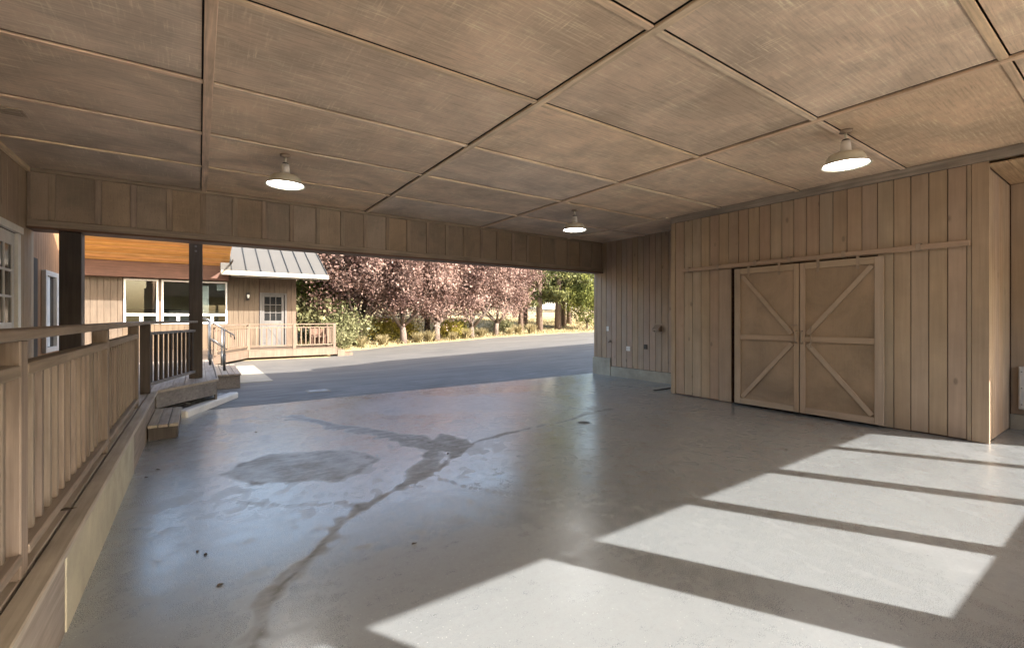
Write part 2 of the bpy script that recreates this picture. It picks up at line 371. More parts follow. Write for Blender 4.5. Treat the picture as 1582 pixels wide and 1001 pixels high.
N.set(N.b.inputs['Coat Weight'], N.ma('MULTIPLY', N.ma('SUBTRACT', 1.0, N.ma('MULTIPLY', wn2, .85), clamp=True), .95)); N.b.inputs['Coat IOR'].default_value = 1.9; N.set(N.b.inputs['Coat Roughness'], N.ma('ADD', ro, .03))
h = N.ma('ADD', N.ma('MULTIPLY', b, .12), N.ma('MULTIPLY', sp, .06)); h = N.ma('SUBTRACT', h, N.ma('ADD', N.ma('MULTIPLY', ca, .9), N.ma('MULTIPLY', wn2, .2))); N.bump(h, .22, .008)
M['floor'] = N.m
def vnoise(x, y, f, seed):
    r = np.random.default_rng(seed); n = 128; T = r.random((n, n)); X = x*f; Y = y*f; xi = np.floor(X).astype(int); yi = np.floor(Y).astype(int); u = sm(X-xi); v_ = sm(Y-yi)
    g = lambda i, j: T[i % n, j % n]
    return (g(xi, yi)*(1-u)+g(xi+1, yi)*u)*(1-v_)+(g(xi, yi+1)*(1-u)+g(xi+1, yi+1)*u)*v_-.5
def fbm(x, y, f, seed): return sum(vnoise(x, y, f*2**k, seed+k)/1.7**k for k in range(5))
def dline(x, y, pts):
    d = np.full(x.shape, 9.)
    for (ax_, ay), (bx, by) in zip(pts[:-1], pts[1:]):
        dx, dy = bx-ax_, by-ay; t = np.clip(((x-ax_)*dx+(y-ay)*dy)/(dx*dx+dy*dy), 0, 1); d = np.minimum(d, np.hypot(x-ax_-t*dx, y-ay-t*dy))
    return d
def dpoly(x, y, pts):
    ins = np.zeros(x.shape, bool); n = len(pts)
    for i in range(n):
        (x1, y1), (x2, y2) = pts[i], pts[(i+1) % n]
        if y1 != y2: ins ^= ((y1 > y) != (y2 > y)) & (x < (x2-x1)*(y-y1)/(y2-y1)+x1)
    d = dline(x, y, pts+[pts[0]]); return np.where(ins, -d, d)
crackA = [(.05, 1.9), (.22, 2.35), (.36, 2.74), (.51, 2.91), (.66, 3.11), (.83, 3.3), (1.03, 3.5), (1.3, 3.7), (1.63, 3.95), (1.93, 4.03), (2.19, 4.27), (2.44, 4.44), (2.74, 4.59), (3.26, 4.74), (3.7, 4.77), (4.18, 4.8), (4.8, 4.99), (5.4, 5.06)]
bandB = [(1.17, 7.39), (1.33, 6.63), (1.5, 6.29), (1.74, 5.95), (1.93, 5.5), (2.08, 5.04), (2.15, 4.83), (2.36, 4.59)]
patchC = [(.18, 4.95), (.33, 5.3), (.64, 5.48), (1.13, 5.29), (1.46, 5.0), (1.56, 4.63), (1.26, 4.31), (1.01, 4.23), (.61, 4.39), (.34, 4.58)]
patchD = [(.2, 7.41), (.54, 7.41), (.74, 7.03), (.55, 6.61), (.25, 6.82)]
patchF = [(2.09, 4.78), (2.46, 5.14), (2.61, 4.75), (2.57, 4.45), (2.25, 4.37)]
sheenEdge = [(.77, 2.91), (.94, 2.92), (1.12, 2.93), (1.35, 2.81), (1.6, 2.82), (1.83, 2.74), (2.0, 2.58)]  # line where the header beam's reflection starts and the floor sheen ends
thin = [[(.26, 4.18), (.51, 3.93), (.8, 3.73), (.95, 3.66), (1.01, 3.51)], [(1.79, 3.74), (1.89, 3.44), (2.01, 3.21), (2.13, 3.0), (2.3, 2.8)], [(.23, 6.35), (.7, 5.96)], [(2.4, 4.5), (2.2, 4.9), (2.05, 5.3)]]
fx = np.concatenate([[-.9], np.linspace(-.52, 5.6, 205), np.linspace(5.75, 8.9, 22)]); fy = np.concatenate([np.linspace(-1.05, 1.75, 20), np.linspace(1.8, 8.1, 211), [8.3, 8.5, 8.62]])
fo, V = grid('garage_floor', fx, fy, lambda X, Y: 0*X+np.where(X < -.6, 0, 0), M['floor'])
x, y = V[:, 0], V[:, 1]; jit = fbm(x, y, 2.5, 3); jx = x+.10*fbm(x, y, 1.8, 40); jy = y+.10*fbm(x, y, 1.8, 60)
wear_and_sheen = np.zeros_like(x)  # holds real wear plus the painted end of the floor sheen
fine = fbm(x, y, 9, 5); wob = fbm(x, y, 1.1, 33)
def band(d, w_, amt, soft=.06): return amt*sm((w_-d)/soft)
dA = dline(jx, jy, crackA)
wA = .045+.09*np.clip(wob+.35, 0, 1)+.06*fine
wear_and_sheen = np.maximum(wear_and_sheen, band(dA, wA*np.where(x > 2.4, .7, 1.05), .95, .05)*np.clip((y-1.7)/.9, .25, 1))
wear_and_sheen = np.maximum(wear_and_sheen, band(dline(jx+.10*fine, jy, bandB), .13+.12*np.clip(wob+.3, 0, 1)+.08*fine, .9, .07))
wear_and_sheen = np.maximum(wear_and_sheen, band(dline(jx, jy, [(1.63, 3.95), (2.0, 4.35), (2.2, 4.7)]), .16+.10*fine, .85, .08))
wear_and_sheen = np.maximum(wear_and_sheen, band(dline(jx, jy, [(1.33, 6.7), (1.8, 6.5), (2.3, 6.3), (2.75, 6.0)]), .05+.12*fine, .6, .08))
pC = dpoly(jx+.05*fine, jy+.05*fine, patchC)
wear_and_sheen = np.maximum(wear_and_sheen, band(pC, .03, .45+.5*np.clip(fbm(x, y, 2.2, 51)+.4, 0, 1), .06)); wear_and_sheen = np.maximum(wear_and_sheen, band(np.abs(pC+.04), .05+.05*fine, .95, .05))
wear_and_sheen = np.maximum(wear_and_sheen, band(np.abs(pC-.16), .03+.06*fine, .4, .06)*(jy < 4.9))
wear_and_sheen = np.maximum(wear_and_sheen, band(dpoly(jx+.06*fine, jy+.06*fine, patchF), .05, .9, .06))
wear_and_sheen = np.maximum(wear_and_sheen, band(dpoly(jx+.08*fine, jy, patchD), .02, .5, .08)); wear_and_sheen = np.maximum(wear_and_sheen, band(np.abs(dpoly(jx, jy, patchD)), .025, .6, .04))
eE = dline(jx, jy, sheenEdge); below = np.interp(x, [.5, .77, 1.12, 1.6, 2.0, 2.4], [2.7, 2.91, 2.93, 2.82, 2.58, 2.3])-jy
wear_and_sheen = np.maximum(wear_and_sheen, band(eE, .03+.05*fine, .7, .05)); wear_and_sheen = np.maximum(wear_and_sheen, .42*sm((below+.08*fine)/.2)*sm((x-.35-.2*wob)/.3)*sm((2.5-x+.4*wob)/.5))  # beam reflection painted as a dull line and a darker matte area
wear_and_sheen = np.maximum(wear_and_sheen, .45*sm((fbm(x, y, 1.6, 91)+.4*fine-.12)/.5)); wear_and_sheen = np.maximum(wear_and_sheen, .35*sm((fine-.22)/.2))
cr = .85*sm((.012+.016*np.clip(jit+.3, 0, 1)-dline(x+.03*jit, y+.03*fbm(x, y, 5, 9), crackA))/.014)*np.clip(.55+wob, .35, 1)
for t_ in thin: cr = np.maximum(cr, .6*sm((.011+.012*np.clip(fine+.3, 0, 1)-dline(x+.05*jit, y+.05*fbm(x, y, 4, 12), t_))/.012))
for nm, arr in (('wear_and_sheen', wear_and_sheen), ('crack', cr)):
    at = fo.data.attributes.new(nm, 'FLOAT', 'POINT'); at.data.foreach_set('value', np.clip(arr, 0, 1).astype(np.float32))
fo['label'] = 'sealed grey concrete carport floor with wear patches and a painted reflection edge'
slab = ob('floor_slab_edge', G().box(-.9, 8.9, 8.45, 8.618, -.12, -.003, .002), 'concrete', fo)

# ------------------------------------------------------------------ carport ceiling and roof
ceil = thing('carport_ceiling', (3, 3.6, CEIL), 'brown plywood panelled ceiling with battens over the carport', 'ceiling')
XL = [-1.82, .06, 2.5, 4.94, 7.5]; YL = [-1.0, -.56, .695, 1.95, 3.205, 4.46, 5.715, 6.97, 8.28]
for i in range(4):
    for j in range(8): B('panel', (XL[i]+.004, XL[i+1]-(.046 if i < 3 else .004), YL[j]+.004, YL[j+1]-(.035 if j < 7 else .004), CEIL, CEIL+.018), 'ply', ceil)
B('panel', (7.504, 8.546, 5.5, 6.966, CEIL, CEIL+.018), 'ply', ceil); B('panel', (7.504, 8.546, 6.974, 8.276, CEIL, CEIL+.018), 'ply', ceil)
B('gap_shade_sheet', (-1.82, 8.55, -1.0, 8.28, CEIL+.028, CEIL+.034), 'rubber', ceil, .0005)  # black sheet added so the gaps beside the battens read as shade
for X_ in (.06, 2.5, 4.94): B('batten', (X_-.035, X_+.035, -1.0, 8.276, CEIL-.024, CEIL-.002), 'ctrim_y', ceil)
B('batten', (7.34, 7.42, 5.46, 8.276, CEIL-.024, CEIL-.002), 'ctrim_y', ceil)
for j in range(1, 8):
    for i in range(4):
        x0 = XL[i]+(.037 if i else .0); x1 = XL[i+1]-.037
        B('batten', (x0, x1 if i < 3 else (7.335 if YL[j] > 5.46 else 7.496), YL[j]-.027, YL[j]+.027, CEIL-.018, CEIL-.002), 'ctrim_x', ceil)
B('batten', (7.425, 8.546, 6.936, 7.004, CEIL-.021, CEIL-.002), 'ctrim_x', ceil)
B('edge_trim', (-1.818, -1.78, -1.0, 8.27, CEIL-.06, CEIL-.003), 'ctrim_y', ceil)
roof = G(); prof = [(-2.3, 3.42), (20, 3.42), (20, 4.95), (8.6, 4.55), (5.5, 3.86), (5.4, 3.52), (-2.3, 3.50)]
o_ = [(x_, -1.55, z_) for x_, z_ in prof]+[(x_, 8.75, z_) for x_, z_ in prof]; n_ = len(prof)
roof.add(o_, [tuple(range(n_)), tuple(reversed(range(n_, 2*n_)))]+[(i, i+n_, (i+1) % n_+n_, (i+1) % n_) for i in range(n_)])
tag(ob('carport_roof', roof, 'grey_trim'), 'brown carport roof deck above the plywood ceiling', 'roof')
va = thing('ceiling_vent', (-1.44, 6.12, CEIL), 'small rectangular vent cover on the ceiling near the left wall', 'vent')
B('plate', (-1.53, -1.35, 6.02, 6.22, CEIL-.014, CEIL-.001), 'trim_x', va); B('grille', (-1.5, -1.38, 6.05, 6.19, CEIL-.02, CEIL-.0145), 'trim_x', va)

# ------------------------------------------------------------------ header beam across the opening
hb = thing('header_beam', (3.3, 8.3, 2.6), 'deep brown panelled header beam spanning the carport opening', 'beam')
B('beam_core', (-1.81, 8.54, 8.30, 8.56, 2.64, 3.40), 'htrim_x', hb)
bx_ = [-1.82, -1.585, -1.135]+[-.765+.4065*k for k in range(23)]+[8.545]
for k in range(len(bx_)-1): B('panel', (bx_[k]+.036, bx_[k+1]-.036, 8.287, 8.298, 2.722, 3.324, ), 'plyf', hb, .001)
for k, X_ in enumerate(bx_[1:-1]): B('batten', (X_-.034, X_+.034, 8.272, 8.2985, 2.7185, 3.3275), 'htrim_z', hb)
B('batten', (-1.812, -1.784, 8.272, 8.2985, 2.7185, 3.3275), 'htrim_z', hb)
B('top_rail', (-1.812, 8.54, 8.27, 8.2985, 3.33, 3.38), 'htrim_x', hb); B('bottom_rail', (-1.812, 8.54, 8.262, 8.2985, 2.63, 2.716), 'htrim_x', hb); B('drip_cap', (-1.812, 8.54, 8.25, 8.58, 2.60, 2.628), 'dark_x', hb)

# ------------------------------------------------------------------ storage wall with board siding
sw = thing('storage_wall', (7.5, 3.3, 0), 'brown vertical board wall behind the sliding barn doors', 'wall')
bl = [1.32, 1.36]+[1.53+.1735*k for k in range(22)]+[5.36, 5.45]
OP = (2.2, 4.25, 2.295)
def sheath(y0, y1, z0, z1): B('sheathing', (7.524, 7.60, y0, y1, z0, z1), 'dark_x', sw, .001)
sheath(1.19, OP[0], 0, 3.38); sheath(OP[1], 5.45, 0, 3.38); sheath(OP[0]+.001, OP[1]-.001, OP[2], 3.38)
ys_ = sorted(set([round(q, 4) for q in bl])); ys_ = [q for q in ys_ if q >= 1.36]
for k in range(len(ys_)-1):
    a_, b_ = ys_[k]+.0045, ys_[k+1]-.0045
    if b_-a_ < .03: continue
    z0 = .012+random.uniform(0, .012)
    if a_ > OP[0]-.1 and a_ < 4.41: z0 = OP[2]+.005
    B('board', (7.5+random.uniform(0, .002), 7.523, a_, b_, z0, 3.262), 'board', sw, .003)
B('corner_board', (7.482, 7.523, 1.172, 1.318, .004, 3.262), 'trim_z', sw); B('batten_board', (7.49, 7.523, 1.322, 1.358, .006, 3.262), 'board', sw)
B('corner_board', (7.484, 7.523, 5.362, 5.45, .004, 3.262), 'trim_z', sw)
B('jamb', (7.490, 7.523, 4.252, 4.475, .01, 2.296), 'trim_z', sw); 
B('frieze_trim', (7.47, 7.4985, -1.0, 5.45, 3.264, 3.378), 'grey_trim', sw); B('frieze_backing', (7.50, 7.60, -1.0, 1.185, 3.26, 3.38), 'board', sw)
B('end_wall', (7.61, 8.55, 5.38, 5.45, 0, 3.38), 'trim_z', sw)
k = 0; X_ = 7.53
while X_ < 8.75:
    x1 = min(X_+.118, 8.79); B('board', (X_+.003, x1-.003, 1.19, 1.214, .012, 3.2), 'board', sw, .004); X_ = x1
B('sheathing', (7.605, 8.80, 1.216, 1.28, 0, 3.38), 'dark_x', sw)
# door track
tr = thing('sliding_door_track', (7.44, 3.2, 2.3), 'long brown steel track above the barn doors', 'track')
B('rail', (7.425, 7.475, 1.32, 5.17, 2.305, 2.372), 'trim_y', tr, .006)
for Y_ in (5.05, 4.46, 3.82, 3.3, 2.59, 1.79): B('bracket', (7.418, 7.498, Y_-.025, Y_+.025, 2.30, 2.39), 'bronze', tr, .004)
# sliding doors
def barn_door(y0, y1, outer, label):
    t = thing('sliding_barn_door', (7.44, (y0+y1)/2, .03), label, 'barn door', 'sliding barn doors')
    z0, z1 = .035, 2.272; xa, xb = 7.405, 7.432
    B('plywood_panel', (7.433, 7.462, y0+.004, y1-.004, z0+.004, z1-.004), 'plyd', t)
    inner = y0 if outer > y0+.1 else y1; so_, si = .098, .07
    oy = (y1-so_, y1) if outer == y1 else (y0, y0+so_); iy = (y0, y0+si) if outer == y1 else (y1-si, y1)
    B('stile', (xa, xb, oy[0], oy[1], z0, z1), 'trim_z', t); B('stile', (xa, xb, iy[0], iy[1], z0, z1), 'trim_z', t)
    ia = iy[1] if outer == y1 else oy[1]; ib = oy[0] if outer == y1 else iy[0]
    B('rail', (xa+.002, xb, ia+.001, ib-.001, z1-.095, z1), 'trim_y', t); B('rail', (xa+.002, xb, ia+.001, ib-.001, z0, z0+.09), 'trim_y', t)
    zc = 1.14; B('rail', (xa+.002, xb, ia+.001, ib-.001, zc-.04, zc+.04), 'trim_y', t)
    yi = ia if outer == y1 else ib; yo = ib if outer == y1 else ia
    for s_, ze in ((1, z1-.1), (-1, z0+.095)):
        a_ = Vector(((xa+xb)/2+.001, yi+(.03 if yo > yi else -.03), zc+s_*.075)); b_ = Vector(((xa+xb)/2+.001, yo+(-.03 if yo > yi else .03), ze-s_*.02))
        ob('brace', G().bar(a_, b_, .062, .024, (1, 0, 0)), 'trim_iso', t)
    hy = (iy[0]+iy[1])/2
    ob('pull_handle', G().tube([(xa-.001, hy, 1.08), (xa-.035, hy, 1.10), (xa-.045, hy, 1.17), (xa-.035, hy, 1.24), (xa-.001, hy, 1.26)], .012, 8), 'bronze', t, True)
    for q in (.28, .76):
        yy = y0+(y1-y0)*q
        h_ = B('hanger', (xa-.006, xa+.004-.005, yy-.018, yy+.018, 2.12, 2.31), 'bronze', t); 
        ob('bolt', G().lathe([(0, -.008), (.017, -.008), (.017, .008), (0, .008)], 10), 'bronze', h_).matrix_local = Matrix.Translation((-.008, 0, -.06)) @ Matrix.Rotation(R(90), 4, 'Y')
    return t
d1 = barn_door(2.13, 3.14, 2.13, 'right half of the brown barn doors, with a latch rod')
d2 = barn_door(3.155, 4.15, 4.15, 'left half of the brown barn doors, next to the dark gap')
ob('latch_rod', G().tube([(7.398, 2.99, 1.33), (7.398, 2.99, 1.02)], .008, 8), 'bronze', d1); B('hasp', (7.392, 7.403, 3.17, 3.27, 1.335, 1.355), 'bronze', d2)

# ------------------------------------------------------------------ recessed side wall by the opening
rw = thing('side_wall', (8.55, 7, 0), 'brown board wall beside the carport opening on a concrete curb', 'wall')
yy = 5.46; 
while yy < 8.58:
    y1 = min(yy+.1685, 8.6); zb = .44 if yy > 7.98 else .245
    B('board', (8.55+random.uniform(0, .002), 8.572, yy+.005, y1-.005, zb, CEIL-.004), 'board', rw, .003); yy = y1
B('sheathing', (8.574, 8.66, 1.285, 8.6, .0, CEIL), 'dark_x', rw, .001)
B('concrete_curb', (8.515, 8.573, 7.99, 8.612, -.02, .438), 'concrete', rw, .006); B('concrete_curb', (8.52, 8.573, 5.455, 7.985, -.02, .238), 'concrete', rw, .006)
t = thing('light_switch', (8.548, 8.1, 1.12), 'small white switch plate on the side wall near the opening', 'switch')
B('plate', (8.538, 8.5485, 8.06, 8.14, 1.12, 1.24), 'offwhite', t); B('toggle', (8.53, 8.539, 8.09, 8.11, 1.165, 1.195), 'offwhite', t)
t = thing('power_outlet', (8.548, 7.43, .66), 'white double power outlet low on the side wall', 'outlet')
B('plate', (8.538, 8.5485, 7.37, 7.49, .655, .765), 'offwhite', t)
for q in (7.40, 7.46): B('socket', (8.534, 8.5385, q-.018, q+.018, .68, .74), 'white', t)
t = thing('outlet_cover', (8.548, 6.91, .72), 'dark brown square outlet cover on the side wall', 'outlet')
B('plate', (8.535, 8.5485, 6.86, 6.96, .725, .835), 'dark', t); B('flap', (8.526, 8.5345, 6.87, 6.95, .735, .825), 'dark', t)
t = thing('hose_tap', (8.548, 7.99, .82), 'small brass hose tap poking out of the side wall', 'tap')
ob('spout', G().tube([(8.55, 7.99, .86), (8.47, 7.99, .86), (8.44, 7.99, .83)], [.014, .014, .016], 10), 'bronze', t, True); ob('wheel_handle', G().lathe([(0, .9), (.03, .9), (.03, .912), (0, .912)], 14, (8.49, 7.99, 0)), 'bronze', t); ob('stem', G().tube([(8.49, 7.99, .86), (8.49, 7.99, .905)], .006, 8), 'bronze', t)
t = thing('vent_hood', (8.548, 6.54, 1.15), 'brown sloped dryer vent hood on the side wall', 'vent')
g = G(); P0 = [(8.55, 6.46, 1.30), (8.55, 6.64, 1.30), (8.42, 6.64, 1.20), (8.42, 6.46, 1.20), (8.55, 6.46, 1.14), (8.55, 6.64, 1.14), (8.42, 6.64, 1.165), (8.42, 6.46, 1.165)]
g.add(P0, [(3, 2, 1, 0), (7, 6, 2, 3), (4, 7, 3, 0), (6, 5, 1, 2), (0, 1, 5, 4)]); ob('hood', g, 'bronze', t); B('flange', (8.543, 8.5495, 6.43, 6.67, 1.12, 1.32), 'bronze', t)
tag(B('floor_strip', (7.47, 8.0, 5.83, 5.86, .001, .014), 'rubber'), 'black rubber strip on the floor past the storage wall corner', 'strip')

# ------------------------------------------------------------------ alcove on the right edge
aw = thing('alcove_wall', (8.82, 0, 0), 'dark brown alcove wall at the right edge of the picture', 'wall')
for k in range(12): B('board', (8.80, 8.822, 1.186-.1685*(k+1)+.004, 1.186-.1685*k-.004, .2, 3.2), 'board', aw)
B('sheathing', (8.824, 8.9, -1.0, 1.28, 0, 3.38), 'dark_x', aw); B('concrete_curb', (8.77, 8.823, -1.0, 1.188, -.01, .196), 'concrete', aw, .006)
so_ = thing('alcove_soffit', (8.15, .1, 3.21), 'pale wood soffit over the alcove at the right edge', 'soffit')
for k in range(13): B('board', (7.465, 8.80, 1.185-.165*(k+1)+.002, 1.185-.165*k-.002, 3.205, 3.225), 'soffit', so_)
t = thing('meter_box', (8.795, 1.0, .27), 'white electrical box cut by the right edge of the picture', 'box')
B('case', (8.72, 8.798, .72, 1.105, .275, .825), 'white', t, .006); B('lid', (8.708, 8.7195, .73, 1.095, .285, .815), 'white', t, .005)
for z_ in (.34, .55, .76): ob('screw', G().tube([(8.7, 1.075, z_), (8.71, 1.075, z_)], .007, 8), 'steel', t)

# ------------------------------------------------------------------ wall with windows behind the camera (lets the sun in)
bw = thing('window_wall', (3.5, -1.0, 0), 'brown wall with a row of open windows behind the viewer', 'wall')
sh = .568*3.12
wins = [(a_+sh, b_+sh) for a_, b_ in ((-1.9, -.8), (-.62, .48), (.66, 1.75), (2.145, 3.16), (3.34, 4.43), (4.62, 5.80), (5.965, 7.03))]
zb, zt = .753*1.605, .753*3.12+.03
B('lower_wall', (-1.82, 8.9, -1.03, -1.0, -.02, zb), 'trim_x', bw); B('upper_wall', (-1.82, 8.9, -1.03, -1.0, zt, 3.40), 'trim_x', bw)
px_ = -1.82
for a_, b_ in wins+[(8.9, 9)]:
    B('mullion', (px_, a_, -1.028, -1.002, zb+.0005, zt-.0005), 'trim_z', bw); px_ = b_

# ------------------------------------------------------------------ lamps
def lamp(x_, y_, label):
    t = thing('pendant_lamp', (x_, y_, CEIL), label, 'lamp', 'barn lamps on the ceiling')
    c_ = (x_, y_, CEIL)
    ob('canopy', G().lathe([(0, -.002), (.062, -.002), (.058, -.02), (.02, -.03), (0, -.03)], 20, c_), 'bronze', t, True)
    ob('stem', G().tube([(x_, y_, CEIL-.028), (x_, y_, CEIL-.10)], .012, 10), 'enamel', t, True); ob('collar', G().lathe([(0, -.092), (.03, -.095), (.04, -.11), (0, -.112)], 18, c_), 'black', t, True)
    ob('neck', G().lathe([(0, -.11), (.042, -.112), (.046, -.16), (.052, -.215), (.058, -.235), (0, -.24)], 24, c_), 'porcelain', t, True)
    s_ = ob('shade', G().lathe([(.05, -.232), (.10, -.238), (.145, -.252), (.168, -.285), (.178, -.325), (.182, -.335), (.205, -.352), (.218, -.362), (.214, -.366), (.2, -.356), (.176, -.338), (.160, -.287), (.138, -.26), (.06, -.244)], 40, c_), 'enamel', t, True)
    ob('bulb_glass', G().lathe([(0, -.352), (.12, -.351), (.19, -.348), (.192, -.344), (0, -.343)], 36, c_), 'lamp', t)
    ob('hook', G().tube([(x_-.05, y_, CEIL-.012), (x_-.02, y_, CEIL-.03), (x_+.02, y_, CEIL-.03), (x_+.05, y_, CEIL-.012)], .005, 6), 'bronze', t)
lamp(.84, 5.95, 'lit barn lamp on the left, above the railing side'); lamp(5.54, 6.05, 'smallest lit barn lamp, in the dark far corner of the ceiling'); lamp(5.48, 1.89, 'largest lit barn lamp, high above the barn doors')

# ------------------------------------------------------------------ left walkway deck
DZ = .44
dk = thing('walkway_deck', (-1, 4, 0), 'raised wooden walkway deck along the left side of the carport', 'deck')
B('edge_board', (-.562, -.478, -1.0, 8.03, DZ-.036, DZ), 'deck_y', dk, .005)
yk = lambda X_: 8.03+(X_+.478)*(.95/.72)
for k in range(9):
    x1 = -.574-.142*k; x0 = x1-.135; B('deck_board', (max(x0, -1.8), x1, -1.0, 13.4, DZ-.036, DZ-.003), 'deck_y', dk, .004)
for k in range(5):
    x0 = -.474+.142*k; x1 = x0+.135; y0_, y1_ = yk(x0)+.14, yk(x1)+.14
    ob('deck_board', G().prism([(x0, y0_), (x1, y1_), (x1, 13.4), (x0, 13.4)], DZ-.036, DZ-.003), 'deck_y', dk)
B('deck_board', (-.566, -.478, 8.035, 13.4, DZ-.036, DZ-.003), 'deck_y', dk, .003)
ob('nosing', G().prism([(-.478, 8.0), (.262, 8.98), (.262, 9.12), (.16, 9.12), (-.478, 8.22)], DZ-.034, DZ+.001), 'deck_y', dk)
B('nosing', (.245, .262, 9.125, 13.4, DZ-.034, DZ), 'deck_y', dk)
dd = Vector((.74, .98, 0)).normalized(); nn = Vector((dd.y, -dd.x, 0))
ob('fascia', G().bar(Vector((-.49, 8.02, .295))+nn*-.02, Vector((.24, 8.985, .295))+nn*-.02, .03, .215), 'deck_grey', dk); B('fascia', (.21, .243, 9.0, 13.4, .10, DZ-.037), 'deck_grey', dk)
B('plinth_wood', (-.56, -.512, -1.0, 2.9, -.02, DZ-.037), 'deck_y', dk); B('plinth_concrete', (-.58, -.506, 2.902, 5.52, -.02, DZ-.037), 'concrete', dk, .004); B('plinth_wood', (-.56, -.512, 5.522, 8.06, -.02, DZ-.037), 'rail_y', dk)
B('joist_core', (-1.8, -.60, -1.0, 13.3, .02, DZ-.04), 'dark_x', dk)

# near railing
CAP, SUB0, SUB1, BOT0, BOT1 = 1.41, 1.225, 1.265, .505, .545
RX = -.612
rl = thing('deck_railing', (RX, 4, DZ), 'long brown slatted railing on the left beside the camera', 'railing')
posts = [-.9, .56, 2.56, 4.56, 6.62]
for P_ in posts: B('post', (RX-.045, RX+.045, P_-.045, P_+.045, DZ+.001, CAP-.042), 'rail_z', rl, .005)
B('cap_rail', (RX-.075, RX+.072, -.95, 6.70, CAP-.04, CAP), 'rail_y', rl, .006)
bal = None
for a_, b_ in zip(posts[:-1], posts[1:]):
    a2, b2 = a_+.047, b_-.047
    B('sub_rail', (RX-.022, RX+.046, a2, b2, SUB0, SUB1+.008), 'rail_y', rl, .004); B('bottom_rail', (RX-.024, RX+.05, a2, b2, BOT0, BOT1), 'rail_y', rl, .005)
    n_ = int((b2-a2)/.128)
    for k in range(n_):
        yb_ = a2+(k+.5)*(b2-a2)/n_
        if bal is None: bal = B('baluster', (RX-.018, RX+.018, yb_-.017, yb_+.017, BOT1+.001, SUB0-.001), 'rail_z', rl, .003)
        else: inst(bal, 'baluster', (RX, yb_, (BOT1+SUB0)/2), rl)
# short angled railing to the dark post
A = Vector((-.60, 7.83, 0)); Bp = Vector((-.08, 9.33, 0)); dv = (Bp-A).normalized(); ang = math.atan2(dv.y, dv.x)
r2 = thing('angled_railing', (-.6, 7.83, DZ), 'short angled railing with dark end post at the deck corner', 'railing')
B('post', (-.655, -.545, 7.775, 7.885, DZ, 1.37), 'dark_z', r2, .005)
def zz(p, z_): return Vector((p.x, p.y, z_))
ob('cap_rail', G().bar(zz(A-dv*1.05*0-dv*.06, 1.39), zz(Bp, 1.39), .13, .036), 'rail_x', r2)
ob('cap_rail', G().box(RX-.07, RX+.068, 6.705, 7.77, CAP-.039, CAP-.001), 'rail_y', r2)
ob('sub_rail', G().bar(zz(A+dv*.06, 1.24), zz(Bp, 1.24), .06, .04), 'deck_grey', r2); ob('bottom_rail', G().bar(zz(A+dv*.06, .55), zz(Bp, .55), .06, .04), 'deck_grey', r2)
L_ = (Bp-A).length; b0 = None
for k in range(10):
    p = A+dv*(.14+k*.152)
    if b0 is None: b0 = ob('baluster', G().box(-.019, .019, -.019, .019, .571, 1.219), 'dark_z', r2); b0.location = zz(p, .895)-r2.location; b0.rotation_euler.z = ang
    else: inst(b0, 'baluster', zz(p, .895), r2, ang)
# posts
p2 = thing('timber_post', (-.05, 9.42, DZ), 'dark brown post with two bolts near its top at the deck corner', 'post', 'dark posts under the beam')
B('shaft', (-.145, .045, 9.325, 9.515, DZ, 3.4), 'dark_z', p2, .006)
for z_ in (2.58, 2.66): ob('bolt_head', G().tube([(-.05, 9.318, z_), (-.05, 9.326, z_)], .018, 10), 'steel', p2)
p1 = thing('timber_post', (-1.42, 8.44, DZ), 'plain dark brown post by the house wall on the left', 'post', 'dark posts under the beam')
B('shaft', (-1.53, -1.31, 8.33, 8.55, DZ-.003, 2.598), 'dark_z', p1, .006)
# step bench beside the deck
sb = thing('wooden_step', (-.35, 7.5, 0), 'low wooden step with three boards at the deck corner', 'step')
for k in range(3): B('tread_board', (-.505+.1*k+.003, -.505+.1*(k+1)-.004, 6.80, 8.02, .152, .188), 'deck_y', sb, .004)
B('riser', (-.5, -.23, 6.85, 6.885, .0, .15), 'dark_z', sb); B('riser', (-.245, -.215, 6.89, 8.0, .0, .15), 'dark_z', sb)
# kerb, gravel, second step, handrails
kb = G().bar((-.22, 8.16, .04), (.52, 9.72, .04), .16, .12, c=.02); tag(ob('concrete_kerb', kb, 'kerb'), 'pale concrete kerb slanting past the deck corner', 'kerb')
g = G(); ico = [(0, 0, 1), (.9, 0, .4), (.28, .85, .4), (-.72, .53, .4), (-.72, -.53, .4), (.28, -.85, .4), (.72, .53, -.4), (-.28, .85, -.4), (-.9, 0, -.4), (-.28, -.85, -.4), (.72, -.53, -.4), (0, 0, -1)]
icf = [(0, 1, 2), (0, 2, 3), (0, 3, 4), (0, 4, 5), (0, 5, 1), (1, 6, 2), (2, 7, 3), (3, 8, 4), (4, 9, 5), (5, 10, 1), (6, 7, 2), (7, 8, 3), (8, 9, 4), (9, 10, 5), (10, 6, 1), (11, 7, 6), (11, 8, 7), (11, 9, 8), (11, 10, 9), (11, 6, 10)]
for k in range(420):
    t_ = random.random(); q = random.uniform(-.02, .42); p = Vector((-.30, 8.2, 0)).lerp(Vector((.50, 9.95, 0)), t_)-nn*q; r_ = random.uniform(.02, .055)
    if p.x > .3 and p.y < 9: continue
    a_ = random.random()*6; ca_, sa_ = math.cos(a_), math.sin(a_)
    g.add([(p.x+r_*1.3*(v_[0]*ca_-v_[1]*sa_), p.y+r_*(v_[0]*sa_+v_[1]*ca_), r_*.4+r_*.7*v_[2]) for v_ in ico], icf)
tag(ob('gravel', g, 'stone', smooth=True), 'grey river pebbles between kerb and deck', 'gravel', None, 'stuff')
s2 = thing('deck_step', (.5, 12, 0), 'wooden step carrying the metal handrails on the deck side', 'step')
